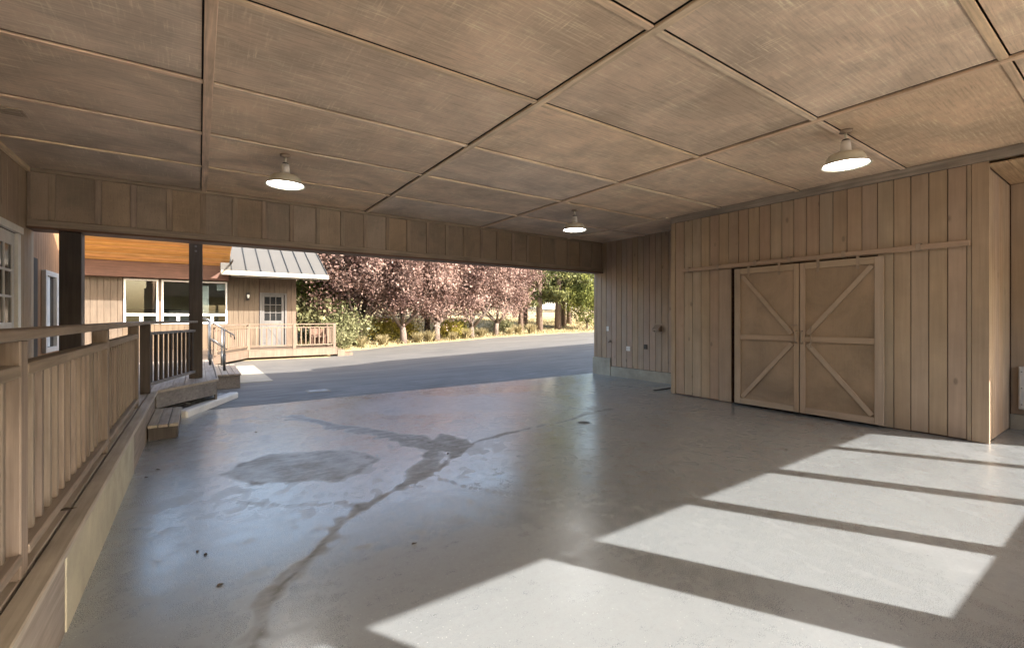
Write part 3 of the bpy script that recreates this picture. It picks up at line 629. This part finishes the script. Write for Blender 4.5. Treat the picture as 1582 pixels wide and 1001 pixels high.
for k in range(5): B('tread_board', (.265, .72, 10.98+.47*k+.003, 10.98+.47*(k+1)-.004, .262, .298), 'deck_y', s2, .004) if False else None
for k in range(4): B('tread_board', (.268+.114*k, .268+.114*(k+1)-.008, 10.95, 13.35, .262, .298), 'deck_y', s2, .004)
B('riser', (.28, .70, 10.98, 11.01, .0, .26), 'deck_grey', s2); B('riser', (.67, .70, 11.015, 13.3, .0, .26), 'deck_grey', s2)
def handrail(Y_, label, z_):
    t = thing('step_handrail', (.3, Y_, z_), label, 'handrail', 'handrails by the deck step')
    ob('grip', G().tube([(.06, Y_, 1.45), (.15, Y_, 1.42), (.63, Y_, 1.07), (.64, Y_, .98)], .014, 8), 'steel', t, True); ob('lower_rail', G().tube([(.17, Y_, 1.0), (.50, Y_, .76)], .012, 8), 'steel', t, True)
    ob('post', G().tube([(.19, Y_, DZ-.002), (.19, Y_, 1.39)], .018, 8), 'steel', t, True); ob('post', G().tube([(.45, Y_, .297), (.45, Y_, 1.2)], .018, 8), 'steel', t, True)
    ob('sleeve', G().tube([(.19, Y_, DZ-.002), (.19, Y_, .66)], .026, 8), 'black', t, True); ob('sleeve', G().tube([(.45, Y_, .297), (.45, Y_, .66)], .026, 8), 'black', t, True)
handrail(11.75, 'nearer metal handrail on the deck step', .3); handrail(13.1, 'farther metal handrail on the deck step', .3)
pd = ob('concrete_path', G().prism([(.26, 11.75), (1.40, 11.75), (1.36, 15.9), (.42, 15.9)], -.06, .006), 'pad'); tag(pd, 'pale concrete landing pad by the deck step', None, None, 'structure')
t = thing('utility_cover', (1.95, 9.65, 0), 'rectangular metal utility cover set in the asphalt', 'cover')
B('frame', (1.74, 2.16, 9.48, 9.82, -.02, .004), 'pad', t); B('lid', (1.79, 2.11, 9.53, 9.77, -.02, .009), 'stone', t)
t = thing('floor_drain', (4.39, 4.61, 0), 'small round drain cover in the concrete floor', 'drain')
ob('ring', G().lathe([(.085, .001), (.085, .006), (.07, .006), (.07, .001)], 24, (4.39, 4.61, 0)), 'steel', t); ob('grate', G().lathe([(0, .003), (.07, .003)], 24, (4.39, 4.61, 0)), 'dark', t)
LV = [(-.40, 5.29, 'by the deck wall'), (-.01, 3.43, 'near the left deck'), (.09, 2.93, 'lowest on the left'), (.03, 3.36, 'in the pair on the left'), (-.33, 5.5, 'beside the concrete plinth'), (2.19, 4.38, 'on the long crack'), (5.32, 2.39, 'in front of the barn doors'), (.59, 6.58, 'near the wooden step'), (1.14, 2.76, 'near the nearest sun patch')]
for x_, y_, s_ in LV:
    a_ = random.random()*6; g = G(); P_ = [(-.03, 0, .003), (-.01, .013, .012), (.02, .011, .008), (.036, 0, .004), (.018, -.012, .011), (-.012, -.011, .004)]
    ca_, sa_ = math.cos(a_), math.sin(a_); k = random.uniform(.4, .75)
    g.add([(x_+k*(p[0]*ca_-p[1]*sa_), y_+k*(p[0]*sa_+p[1]*ca_), p[2]) for p in P_]+[(x_+k*(p[0]*ca_-p[1]*sa_), y_+k*(p[0]*sa_+p[1]*ca_), p[2]-.002) for p in P_], [(0, 1, 2, 3), (0, 3, 4, 5), (9, 8, 7, 6), (11, 10, 9, 6)])
    tag(ob('dry_leaf', g, 'leafbrown'), 'tiny dark dry leaf on the concrete '+s_, 'leaf', 'leaves on the concrete floor')
g = G(); x_, y_ = -.575, 3.3
g.add([(x_-.05, y_, DZ+.004), (x_-.01, y_+.02, DZ+.012), (x_+.04, y_+.005, DZ+.006), (x_+.01, y_-.022, DZ+.008)], [(0, 3, 2, 1)]); tag(ob('dry_leaf', g, 'leafbrown'), 'dark crumpled leaf on the deck below the railing', 'leaf', 'leaves on the deck')

# ------------------------------------------------------------------ house: left wall, window wing, gable wing
hs = thing('house', (-1, 19, 0), 'brown timber house with white windows and metal roofed wing', 'house')
def siding(y0, y1, x, z0, z1, pitch, mat, axis, name='siding', th=.02, gap=.008, sgn=1):
    g = G(); p = y0
    while p < y1-.02:
        q = min(p+pitch, y1)
        if axis == 'y': g.box(min(x, x-sgn*th), max(x, x-sgn*th), p+gap/2, q-gap/2, z0, z1, .002)
        else: g.box(p+gap/2, q-gap/2, x, x+th, z0, z1, .002)
        p = q
    return ob(name, g, mat, hs)
siding(-1.0, 6.85, -1.82, .45, 3.38, .15, 'board', 'y'); siding(8.02, 8.6, -1.82, .45, 3.38, .15, 'board', 'y'); siding(6.85, 8.02, -1.82, 2.56, 3.38, .15, 'board', 'y')
B('wall', (-2.1, -1.842, -1.0, 6.85, .0, 3.4), 'dark_x', hs); B('wall', (-2.1, -1.842, 8.02, 8.6, .0, 3.4), 'dark_x', hs); B('wall', (-2.1, -1.873, 8.601, 11.0, .0, 3.4), 'dark_x', hs); B('wall', (-2.1, -1.842, 6.85, 8.02, 2.5, 3.4), 'dark_x', hs); B('wall', (-2.4, -2.15, 6.7, 8.2, 0, 3), 'dark_x', hs)
fd = ob('french_door', G().box(-1.86, -1.83, 6.95, 7.02, .46, 2.47).box(-1.86, -1.83, 7.80, 7.87, .46, 2.47).box(-1.858, -1.832, 7.021, 7.799, 2.32, 2.469).box(-1.858, -1.832, 7.021, 7.799, .461, 1.40), 'white', hs)
for r_ in range(2): B('muntin', (-1.855, -1.829, 7.022, 7.798, 1.40+.307*(r_+1)-.014, 1.40+.307*(r_+1)+.014), 'white', fd)
for c_ in range(2): B('muntin', (-1.853, -1.831, 7.02+.26*(c_+1)-.014, 7.02+.26*(c_+1)+.014, 1.402, 2.318), 'white', fd)
B('pane', (-1.846, -1.843, 7.022, 7.798, 1.402, 2.318), 'darkglass', fd)
cs = ob('door_casing', G().box(-1.84, -1.79, 6.85, 6.94, .46, 2.57).box(-1.835, -1.80, 7.885, 7.99, .46, 2.47).box(-1.84, -1.785, 6.85, 8.03, 2.48, 2.56), 'offwhite', hs)
siding(8.62, 11.0, -1.85, .45, 3.38, .115, 'cedar_z', 'y')
B('sidelight', (-1.849, -1.835, 8.65, 8.86, .46, 2.27), 'shutter', hs)
wl = ob('window', G().box(-1.849, -1.80, 9.10, 9.17, .95, 2.14).box(-1.849, -1.80, 9.70, 9.90, .95, 2.14).box(-1.849, -1.80, 10.33, 10.40, .95, 2.14).box(-1.848, -1.801, 9.171, 10.329, 2.07, 2.139).box(-1.848, -1.801, 9.171, 10.329, .951, 1.02), 'white', hs)
B('pane', (-1.845, -1.84, 9.171, 10.329, 1.021, 2.069), 'darkglass', wl)
B('curtain', (-1.838, -1.83, 9.20, 9.45, 1.03, 2.06), 'curtain', wl)
# window wing (wall plane y = 19.4)
WY = 19.4
B('wall', (-4.5, .85, WY+.022, WY+.14, 0, 1.235), 'dark_x', hs); B('wall', (-4.5, -2.07, WY+.022, WY+.14, 1.236, 3.4), 'dark_x', hs); B('wall', (-2.069, .85, WY+.022, WY+.14, 2.77, 3.4), 'dark_x', hs)
siding(-4.5, -2.07, WY, .34, 3.3, .165, 'house_z', 'x'); siding(-2.07, .85, WY, .34, 1.235, .165, 'house_z', 'x')
B('wall', (-4.4, .9, 23.0, 23.1, 0, 3.4), 'interior', hs); B('wall', (-4.5, -4.4, WY+.1, 23, 0, 3.4), 'interior', hs); B('wall', (.9, 1.0, WY+.15, 23.1, 0, 3.4), 'interior', hs); B('inner_ceiling', (-4.4, .9, WY+.15, 23, 2.9, 3.0), 'interior', hs); B('inner_floor', (-4.4, .9, WY+.15, 23, .3, .36), 'interior', hs)
B('cabinet', (-2.9, -2.3, 22.3, 22.9, .36, 2.4), 'dark_z', hs); B('counter', (-2.2, .6, 22.2, 22.9, 1.2, 1.28), 'dark_z', hs); B('shelf', (-2.3, -.6, 22.6, 22.95, 1.75, 1.79), 'dark_z', hs); B('cupboard', (-1.0, .7, 22.5, 22.95, 1.3, 1.75), 'offwhite', hs)
B('shade', (.0, .28, WY+.17, WY+.2, 1.6, 2.6), 'curtain', hs); B('shade', (.52, .80, WY+.17, WY+.19, 2.45, 2.68), 'curtain', hs)
def window(x0, x1):
    z0, z1, zm = 1.245, 2.745, 1.56; f = .055; xm = (x0+x1)/2
    W_ = ob('window', G().box(x0, x0+f, WY-.03, WY+.05, z0, z1).box(x1-f, x1, WY-.03, WY+.05, z0, z1).box(x0+f+.001, x1-f-.001, WY-.029, WY+.049, z1-f, z1-.001).box(x0+f+.001, x1-f-.001, WY-.029, WY+.049, z0+.001, z0+f).box(x0+f+.001, x1-f-.001, WY-.028, WY+.048, zm-.04, zm+.04).box(xm-.045, xm+.045, WY-.027, WY+.047, z0+f+.001, zm-.041), 'white', hs)
    B('pane', (x0+f+.002, x1-f-.002, WY+.01, WY+.014, zm+.042, z1-f-.002), 'glass', W_); B('pane', (x0+f+.002, xm-.047, WY+.01, WY+.014, z0+f+.002, zm-.042), 'glass', W_); B('pane', (xm+.047, x1-f-.002, WY+.01, WY+.014, z0+f+.002, zm-.042), 'glass', W_)
window(-2.04, -1.14); window(-1.06, -.14); window(-.09, .83)
for a_, b_ in ((-1.138, -1.062), (-.138, -.092)): B('mullion', (a_, b_, WY-.01, WY+.04, 1.24, 2.76), 'house_z', hs)
B('header', (-4.5, .86, WY-.35, WY-.03, 2.78, 3.28), 'dark_x', hs)
# sloped cedar soffit and roof of the window wing
sf = None; Y0, Z0, Y1, Z1 = WY-.36, 3.285, 16.9, 3.90
for k in range(17):
    t0, t1 = k/17, (k+1)/17; ya, za = Y0+(Y1-Y0)*t0, Z0+(Z1-Z0)*t0; yb_, zb_ = Y0+(Y1-Y0)*t1, Z0+(Z1-Z0)*t1
    ob('soffit_board', G().bar((-4.5, (ya+yb_)/2, (za+zb_)/2+.01), (.86, (ya+yb_)/2, (za+zb_)/2+.01), .134, .02, (0, .243, .97), .004), 'cedar_x', hs)
g = G(); g.add([(-4.6, 16.8, 3.97), (.9, 16.8, 3.97), (.9, 23.2, 2.95+.2), (-4.6, 23.2, 3.15), (-4.6, 16.8, 4.15), (.9, 16.8, 4.15), (.9, 23.2, 3.42), (-4.6, 23.2, 3.42)], [(3, 2, 1, 0), (4, 5, 6, 7), (0, 1, 5, 4), (1, 2, 6, 5), (2, 3, 7, 6), (3, 0, 4, 7)])
ob('roof', g, 'dark_x', hs); B('barge_board', (.865, .89, 16.9, 19.3, 3.25, 3.32), 'shutter', hs)
# gable wing
B('wall', (1.0, 3.12, WY+.022, WY+.14, 0, 3.0), 'dark_x', hs) if False else None
B('wall', (.852, 1.86, WY+.022, WY+.14, 0, 3.05), 'dark_x', hs); B('wall', (2.79, 3.12, WY+.022, WY+.14, 0, 3.05), 'dark_x', hs); B('wall', (1.862, 2.788, WY+.022, WY+.14, 2.40, 3.05), 'dark_x', hs); B('wall', (3.0, 3.12, WY+.145, 24, 0, 3.3), 'house_z', hs)
siding(.852, 1.86, WY, .34, 3.03, .165, 'house_z', 'x'); siding(2.78, 3.12, WY, .34, 3.03, .165, 'house_z', 'x'); siding(1.86, 2.78, WY, 2.41, 3.03, .165, 'house_z', 'x')
B('wall', (1.6, 3.0, 21.5, 21.6, 0, 3), 'dark_x', hs)
dc = ob('door_casing', G().box(1.862, 1.93, WY-.03, WY+.02, .37, 2.40).box(2.715, 2.78, WY-.03, WY+.02, .37, 2.40).box(1.931, 2.714, WY-.029, WY+.019, 2.335, 2.399), 'grey_door', hs)
dr_ = ob('door', G().box(1.935, 2.02, WY+.0, WY+.04, .38, 2.33).box(2.60, 2.68, WY+.0, WY+.04, .38, 2.33).box(2.021, 2.599, WY+.001, WY+.039, 2.25, 2.329).box(2.021, 2.599, WY+.001, WY+.039, .381, 1.35), 'grey_door', hs)
for k in range(2): B('muntin', (2.022, 2.598, WY+.0, WY+.03, 1.35+.3*(k+1)-.012, 1.35+.3*(k+1)+.012), 'grey_door', dr_); B('muntin', (2.02+.193*(k+1)-.012, 2.02+.193*(k+1)+.012, WY+.002, WY+.028, 1.352, 2.248), 'grey_door', dr_)
B('pane', (2.022, 2.598, WY+.018, WY+.022, 1.352, 2.248), 'darkglass', dr_); B('trim', (2.685, 2.712, WY+.01, WY+.03, .38, 2.33), 'shutter', dr_)
for s_ in ((2.03, 1.28, 2.59, .50), (2.59, 1.28, 2.03, .50)): ob('cross_brace', G().bar((s_[0], WY-.004, s_[1]), (s_[2], WY-.004-.003*(s_[0] > 2.3), s_[3]), .06, .012, (0, 1, 0)), 'grey_door', dr_)
B('threshold', (1.862, 2.78, WY-.06, WY+.05, .345, .372), 'grey_door', hs)
wl_ = ob('wall_lantern', G().box(1.43, 1.53, WY-.05, WY-.002, 2.10, 2.40).lathe([(.035, 2.12), (.055, 2.2), (.05, 2.33), (.02, 2.36)], 12, (1.48, WY-.10, 0)), 'shutter', hs); ob('lantern_glass', G().lathe([(.03, 2.16), (.045, 2.2), (.045, 2.3), (.03, 2.32)], 12, (1.48, WY-.112, 0)), 'offwhite', wl_)
EY_, EZ, TY, TZ = 17.95, 3.05, 22.4, 5.4
g = G(); g.add([(.87, EY_, EZ), (3.97, EY_, EZ), (3.97, TY, TZ), (.87, TY, TZ), (.87, EY_, EZ-.05), (3.97, EY_, EZ-.05), (3.97, TY, TZ-.05), (.87, TY, TZ-.05)], [(0, 1, 2, 3), (7, 6, 5, 4), (4, 5, 1, 0), (5, 6, 2, 1), (6, 7, 3, 2), (7, 4, 0, 3)]); rf = ob('metal_roof', g, 'metal_roof', hs)
for k in range(8):
    X_ = .90+.437*k; ob('standing_seam', G().bar((X_, EY_+.0, EZ+.02), (X_, TY, TZ+.02), .028, .045, (0, -.467, .884)), 'seam', rf)
B('gutter', (.58, 3.99, EY_-.13, EY_-.003, EZ-.16, EZ-.01), 'gutter', rf, .01); B('fascia_board', (.88, 3.95, EY_+.002, EY_+.03, EZ-.20, EZ-.055), 'gutter', rf)
B('soffit', (.88, 3.95, EY_+.035, WY-.005, EZ-.07, EZ-.055), 'house_z', rf); B('flashing', (.58, .865, EY_-.0, EY_+.5, EZ-.01, EZ+.25), 'metal_roof', rf)

# far deck of the house
D2 = .36
fdk = thing('house_deck', (1, 17, 0), 'low wooden deck in front of the house door', 'deck')
ob('decking', G().prism([(-4.4, 13.42), (.28, 13.42), (.34, 15.9), (1.37, 17.88), (4.3, 17.88), (4.3, WY-.005), (-4.4, WY-.005)], D2-.035, D2), 'house_rail', fdk)
ob('fascia', G().bar((.29, 13.45, .21), (.35, 15.9, .21), .03, .22), 'house_rail', fdk); ob('fascia', G().bar((.35, 15.93, .20), (1.37, 17.90, .20), .03, .24), 'house_rail', fdk); ob('fascia', G().bar((1.39, 17.90, .20), (4.3, 17.90, .20), .03, .24), 'house_rail', fdk)
for k in range(2): B('step', (4.32+.28*k, 4.60+.28*k, 17.9, 19.0, .0, .24-.12*k), 'house_rail', fdk)
hr = thing('house_deck_railing', (2.7, 17.9, D2), 'tan railing along the sunlit house deck', 'railing')
segs = [((.33, 14.2), (.38, 15.9)), ((.38, 15.9), (1.38, 17.94)), ((1.38, 17.94), (2.82, 17.94)), ((2.82, 17.94), (4.2, 17.94)), ((4.2, 17.94), (4.2, 19.2))]
b1 = None
for k, (a_, b_) in enumerate(segs):
    a_ = Vector((*a_, 0)); b_ = Vector((*b_, 0)); d_ = (b_-a_).normalized(); L_ = (b_-a_).length
    ob('post', G().box(b_.x-.05, b_.x+.05, b_.y-.05, b_.y+.05, D2+.001, 1.25), 'house_rail', hr)
    ob('cap_rail', G().bar(zz(a_+d_*.05, 1.225), zz(b_-d_*.05, 1.225), .10, .04), 'house_rail', hr); ob('sub_rail', G().bar(zz(a_+d_*.05, 1.11), zz(b_-d_*.05, 1.11), .05, .04), 'house_rail', hr); ob('bottom_rail', G().bar(zz(a_+d_*.05, .47), zz(b_-d_*.05, .47), .05, .04), 'house_rail', hr)
    n_ = int(L_/.15)
    for q in range(n_):
        p = a_+d_*((q+.5)*L_/n_)
        if b1 is None: b1 = ob('baluster', G().box(p.x-.02, p.x+.02, p.y-.02, p.y+.02, .491, 1.089), 'house_rail', hr)
        else: inst(b1, 'baluster', zz(p, .79), hr)
bn = thing('slatted_bench', (3.75, 18.6, D2), 'brown slatted bench back behind the house deck railing', 'bench')
for k in range(6): B('slat', (3.45+.1*k, 3.54+.1*k, 18.58, 18.61, D2+.08, 1.04), 'dark_x', bn)
B('seat', (3.45, 4.04, 18.2, 18.57, D2+.36, D2+.41), 'dark_x', bn); B('leg', (3.46, 3.52, 18.22, 18.28, D2, D2+.359), 'dark_x', bn); B('leg', (3.97, 4.03, 18.22, 18.28, D2, D2+.359), 'dark_x', bn)

# small pale house far behind the pines
fh = thing('distant_house', (47.5, 59, 0), 'small pale house seen far off between the pine trunks', 'house')
zb_ = gh(47.5, 59)
B('wall', (43.5, 52, 57, 64, zb_-.5, zb_+3.2), 'offwhite', fh)
g = G(); g.add([(42.8, 56.3, zb_+3.1), (52.7, 56.3, zb_+3.1), (52.7, 64.7, zb_+3.1), (42.8, 64.7, zb_+3.1), (42.8, 60.5, zb_+5.2), (52.7, 60.5, zb_+5.2)], [(0, 1, 5, 4), (2, 3, 4, 5), (0, 4, 3), (1, 2, 5), (3, 2, 1, 0)]); ob('roof', g, 'metal_roof', fh)
for q in (44.6, 47.2, 49.8): B('window', (q, q+1.2, 56.94, 57.02, zb_+1, zb_+2.4), 'darkglass', fh)

# ------------------------------------------------------------------ plants
def leaves(centers, sizes, tint, aspect=1.6, droop=0.0, seed=0):
    r = np.random.default_rng(seed); n = len(centers)
    d = r.normal(size=(n, 3)); d[:, 2] -= droop; d /= np.linalg.norm(d, axis=1)[:, None]; e = r.normal(size=(n, 3)); e -= d*(e*d).sum(1)[:, None]; e /= np.linalg.norm(e, axis=1)[:, None]
    L = sizes[:, None]*.5; Wd = L/aspect
    P = np.stack([centers-d*L, centers+e*Wd-d*L*.1, centers+d*L, centers-e*Wd-d*L*.1], 1).reshape(-1, 3)
    F = np.arange(4*n).reshape(-1, 4); return P, F, tint
def leafmesh(name, P, F, tint, mat):
    me = bpy.data.meshes.new(name); n = len(F)
    me.vertices.add(len(P)); me.vertices.foreach_set('co', P.astype(np.float32).ravel()); me.loops.add(4*n); me.loops.foreach_set('vertex_index', F.astype(np.int32).ravel())
    me.polygons.add(n); me.polygons.foreach_set('loop_start', np.arange(0, 4*n, 4, dtype=np.int32)); me.update(calc_edges=True); me.validate()
    at = me.attributes.new('tint', 'FLOAT', 'FACE'); at.data.foreach_set('value', np.clip(tint, 0, 1).astype(np.float32)); me.materials.append(M[mat]); return me
def crown_mesh(name, mat, rad, cz, ncl, per, clr, size, seed, lo=.35, aspect=1.6, flat_=1.0, droop=0.0):
    r = np.random.default_rng(seed); d = r.normal(size=(ncl, 3)); d /= np.linalg.norm(d, axis=1)[:, None]; rr = lo+(1-lo)*r.random(ncl)**.6
    lump = 1+.18*np.sin(d[:, 0]*4+seed)+.15*np.sin(d[:, 1]*5+seed*2)+.12*np.sin(d[:, 2]*6)
    c_ = d*rr[:, None]*lump[:, None]*np.array(rad); c_[:, 2] += cz
    ct = r.random(ncl)*.75+.1
    k = np.repeat(np.arange(ncl), per); p = c_[k]+r.normal(size=(len(k), 3))*clr*np.array([1, 1, flat_])
    P, F, t_ = leaves(p, size*(.6+.8*r.random(len(k))), ct[k]+.13*r.normal(size=len(k)), aspect, droop, seed+1)
    return leafmesh(name, P, F, t_, mat)
def branchy(h0, rad0, limbs, top, spread, seed, r_=None):
    rr = random.Random(seed); g = G(); lean = (rr.uniform(-.12, .12), rr.uniform(-.12, .12))
    g.tube([(0, 0, -.15), (lean[0]*.3, lean[1]*.3, h0*.5), (lean[0], lean[1], h0)], [rad0*1.25, rad0, rad0*.85], 9)
    for k in range(limbs):
        a = 2*math.pi*(k+rr.uniform(-.3, .3))/limbs; s = spread*rr.uniform(.6, 1); z1 = top*rr.uniform(.75, 1)
        p0 = Vector((lean[0], lean[1], h0-.1-.25*rr.random())); p3 = Vector((math.cos(a)*s, math.sin(a)*s, z1)); p1 = p0.lerp(p3, .35)+Vector((math.cos(a)*s*.15, math.sin(a)*s*.15, -.05)); p2 = p0.lerp(p3, .7)+Vector((0, 0, .1))
        q = rad0*rr.uniform(.4, .6); g.tube([p0, p1, p2, p3], [q, q*.75, q*.5, q*.2], 7)
        for j in range(3):
            s0 = p1.lerp(p3, rr.random()*.7); e_ = s0+Vector((rr.uniform(-.7, .7), rr.uniform(-.7, .7), rr.uniform(.3, .9))); g.tube([s0, e_], [q*.35, q*.1], 5)
    return g
def tree(name, label, loc, crown, trunk, group, s=1.0, rz=0.0, barkmat='plumbark', cat='tree'):
    t = thing(name, loc, label, cat, group); t.rotation_euler.z = rz; t.scale = (s, s, s)
    for nm, data in (('crown', crown), ('trunk', trunk)):
        o = bpy.data.objects.new(nm, data); COL.objects.link(o); o.parent = t
    return t
def trunkmesh(g, mat):
    me = bpy.data.meshes.new('trunk'); me.from_pydata(g.v, [], g.f); me.materials.append(M[mat]); me.polygons.foreach_set('use_smooth', [True]*len(me.polygons)); return me
plc = [crown_mesh('plum_crown', 'plum', (2.4, 2.4, 2.1), 3.4, 240, 150, .26, .105, 11+k, .3) for k in range(3)]
plt = [trunkmesh(branchy(.85+.1*k, .15, 6, 3.6, 1.7, 5+k), 'plumbark') for k in range(3)]
pl = [((6.6, 23.2), 1.12, 'leftmost purple leaved plum tree next to the house deck'), ((8.6, 22.2), .98, 'purple plum tree with a forked trunk, second from the house'), ((10.5, 22.4), 1.04, 'purple plum tree in the middle of the row'), ((13.1, 23.2), .98, 'purple plum tree second from the right of the row'), ((15.3, 24.0), .93, 'rightmost purple plum tree in front of the pines'), ((11.4, 25.6), 1.05, 'purple plum tree standing behind the middle of the row'), ((7.6, 26.2), 1.1, 'purple plum tree behind the forked one')]
for k, ((x_, y_), s_, lb) in enumerate(pl): tree('plum_tree', lb, (x_, y_, gh(x_, y_)), plc[k % 3], plt[k % 3], 'purple plum trees along the drive', s_*1.12, k*1.3)
# pines
def pine_mesh(seed, h=11, z0=2.2):
    r = np.random.default_rng(seed); nb = 95; zz_ = z0+(h-z0)*r.random(nb)**.9; a = r.random(nb)*6.283; L = (1-(zz_-z0)/(h-z0))**.7*2.4*(.5+.5*r.random(nb))+.35
    pts = []; tn = []
    for i in range(nb):
        m = int(5+L[i]*7); s = .25+.75*r.random(m)
        c_ = np.stack([np.cos(a[i])*L[i]*s, np.sin(a[i])*L[i]*s, zz_[i]-.22*s*L[i]+.2*r.random(m)], 1); c_ += r.normal(size=c_.shape)*.12; pts.append(c_); tn.append(np.full(m, .3+.4*r.random()))
    c_ = np.concatenate(pts); tn = np.concatenate(tn); per = 13; k = np.repeat(np.arange(len(c_)), per); p = c_[k]+r.normal(size=(len(k), 3))*.14
    P, F, t_ = leaves(p, .30*(.6+.8*r.random(len(k))), tn[k]+.2*r.normal(size=len(k)), 4.2, 0, seed); cm = leafmesh('pine_crown', P, F, t_, 'pine')
    g = G(); g.tube([(0, 0, -.3), (.03, .02, 2), (-.03, .04, h*.6), (0, 0, h)], [.24, .20, .13, .03], 10)
    for i in range(0, nb, 2): g.tube([(0, 0, zz_[i]), (math.cos(a[i])*L[i]*.9, math.sin(a[i])*L[i]*.9, zz_[i]-.2*L[i])], [.035, .01], 5)
    return cm, trunkmesh(g, 'bark')
pn = [pine_mesh(31+k) for k in range(3)]
PN = [((18.4, 25.6), .85, 'short dark trunked pine just right of the plum row'), ((19.6, 25.0), 1.05, 'thick pine left of the pale distant house'), ((21.6, 25.4), 1.1, 'leaning thick pine right of the pale distant house'), ((20.9, 28.5), .9, 'slim pine between the two thick pine trunks'), ((23.2, 26.6), .95, 'slim pine beside the bright green tree'), ((25.0, 28.0), 1.0, 'pine behind the bright green tree')]
for k, ((x_, y_), s_, lb) in enumerate(PN): tree('pine_tree', lb, (x_, y_, gh(x_, y_)), pn[k % 3][0], pn[k % 3][1], 'pines beside the drive', s_, k*2.1)
for k in range(26):
    x_ = -6+3.3*k+random.uniform(-1.5, 1.5); y_ = 36+random.uniform(0, 14)+max(0, (x_-20)*.15)
    if abs(x_*60/y_-48) < 3.5 and x_ < 50: continue
    tree('pine_tree', 'tall dark pine in the wood behind the drive', (x_, y_, gh(x_, y_)), pn[k % 3][0], pn[k % 3][1], 'pines in the wood behind', random.uniform(.8, 1.1), random.random()*6)
# broadleaf and shrubs
gm = crown_mesh('leafy_crown', 'green', (1.9, 1.9, 1.8), 2.6, 130, 80, .25, .15, 51, .25); gt = trunkmesh(branchy(.7, .08, 5, 2.6, 1.1, 77), 'bark')
for (x_, y_), s_, lb in [((23.2, 24.0), .85, 'bright green small tree beside the right edge of the opening'), ((5.0, 25.5), 1.25, 'light green tree showing above the house deck'), ((2.8, 26.5), 1.3, 'green tree behind the metal roofed wing')]:
    tree('leafy_tree', lb, (x_, y_, gh(x_, y_)), gm, gt, None, s_, x_)
def shrub(mat, seed, rad=(.8, .8, .6)): return crown_mesh('foliage', mat, rad, rad[2]*.8, 60, 60, .13, .085, seed, .2)
shm = {m_: shrub(m_, 60+i) for i, m_ in enumerate(('olive', 'yellow', 'green'))}
stm = trunkmesh(branchy(.12, .03, 5, .6, .5, 9), 'bark')
SH = [((5.6, 22.0), 1.5, 'olive', 'pale olive bush beside the end of the house deck'), ((5.1, 20.9), .8, 'olive', 'small pale bush at the deck steps'), ((4.9, 23.6), 2.2, 'olive', 'large olive shrub behind the deck railing end'), ((8.1, 24.2), 1.3, 'yellow', 'yellow bush between the first two plum trunks'), ((9.3, 24.4), 1.1, 'yellow', 'yellow bush right of the forked plum trunk'), ((12.0, 23.6), 1.0, 'yellow', 'bright yellow bush low behind the middle plum tree'), ((13.0, 24.6), .9, 'green', 'green bush behind the second plum from the right'), ((17.2, 26.0), .9, 'olive', 'low olive bush by the short pine'), ((6.9, 25.0), 1.4, 'olive', 'grey green bush behind the first plum trunk')]
for (x_, y_), s_, m_, lb in SH:
    t = thing('shrub', (x_, y_, gh(x_, y_)), lb, 'bush', 'bushes along the drive'); t.scale = (s_,)*3; t.rotation_euler.z = x_
    for nm, data in (('foliage', shm[m_]), ('stem', stm)): o = bpy.data.objects.new(nm, data); COL.objects.link(o); o.parent = t
def blades(n, rad, hgt, seed, area=None, wd=.012):
    r = np.random.default_rng(seed)
    if area is None: a = r.random(n)*6.283; q = rad*.25*np.sqrt(r.random(n)); b = np.stack([np.cos(a)*q, np.sin(a)*q, 0*a], 1); tip = b+np.stack([np.cos(a)*rad*r.random(n), np.sin(a)*rad*r.random(n), hgt*(.6+.5*r.random(n))], 1)
    else: b = area; tip = b+np.stack([r.normal(size=n)*.09, r.normal(size=n)*.09, hgt*(.5+.8*r.random(n))], 1)
    s = r.normal(size=(n, 3)); s[:, 2] = 0; s /= np.linalg.norm(s, axis=1)[:, None]; s *= wd
    mid = (b+tip)/2+np.array([0, 0, hgt*.12]); P = np.stack([b-s, b+s, mid+s*.8, mid-s*.8, mid-s*.8, mid+s*.8, tip+s*.15, tip-s*.15], 1).reshape(-1, 3)
    return leafmesh('blades', P, np.arange(8*n).reshape(-1, 4), np.repeat(r.random(n), 2), 'straw')
tf = blades(260, .42, .55, 5, None, .014)
TF = [(9.4, 22.25, 'right of the forked plum'), (10.1, 22.4, 'at the foot of the middle plum'), (11.6, 22.5, 'right of the middle plum'), (12.6, 22.9, 'left of the fourth plum trunk'), (13.9, 23.4, 'between the last two plum trunks'), (16.2, 23.7, 'just right of the rightmost plum'), (17.0, 24.0, 'between the rightmost plum and the short pine'), (6.2, 21.5, 'left of the leftmost plum trunk'), (7.4, 21.9, 'between the first two plum trunks'), (18.0, 23.9, 'in front of the short pine')]
for k, (x_, y_, lb) in enumerate(TF):
    o = bpy.data.objects.new('grass_tuft', tf); COL.objects.link(o); o.location = (x_, y_, gh(x_, y_)-.02); o.rotation_euler.z = k; o.scale = (1+.15*math.sin(k*2.3),)*3
    tag(o, 'pale dry grass tuft '+lb, 'grass tuft', 'dry grass tufts by the drive')
n = 20000; gx = rng.uniform(3.5, 34, n); gy = edge(gx)+.15+rng.random(n)*16; ar = np.stack([gx, gy, gnd(gx, gy)-.01], 1)
go_ = bpy.data.objects.new('dry_grass', blades(n, 0, .16, 8, ar, .02)); COL.objects.link(go_); tag(go_, 'dry golden grass covering the slope under the trees', 'grass', None, 'stuff')
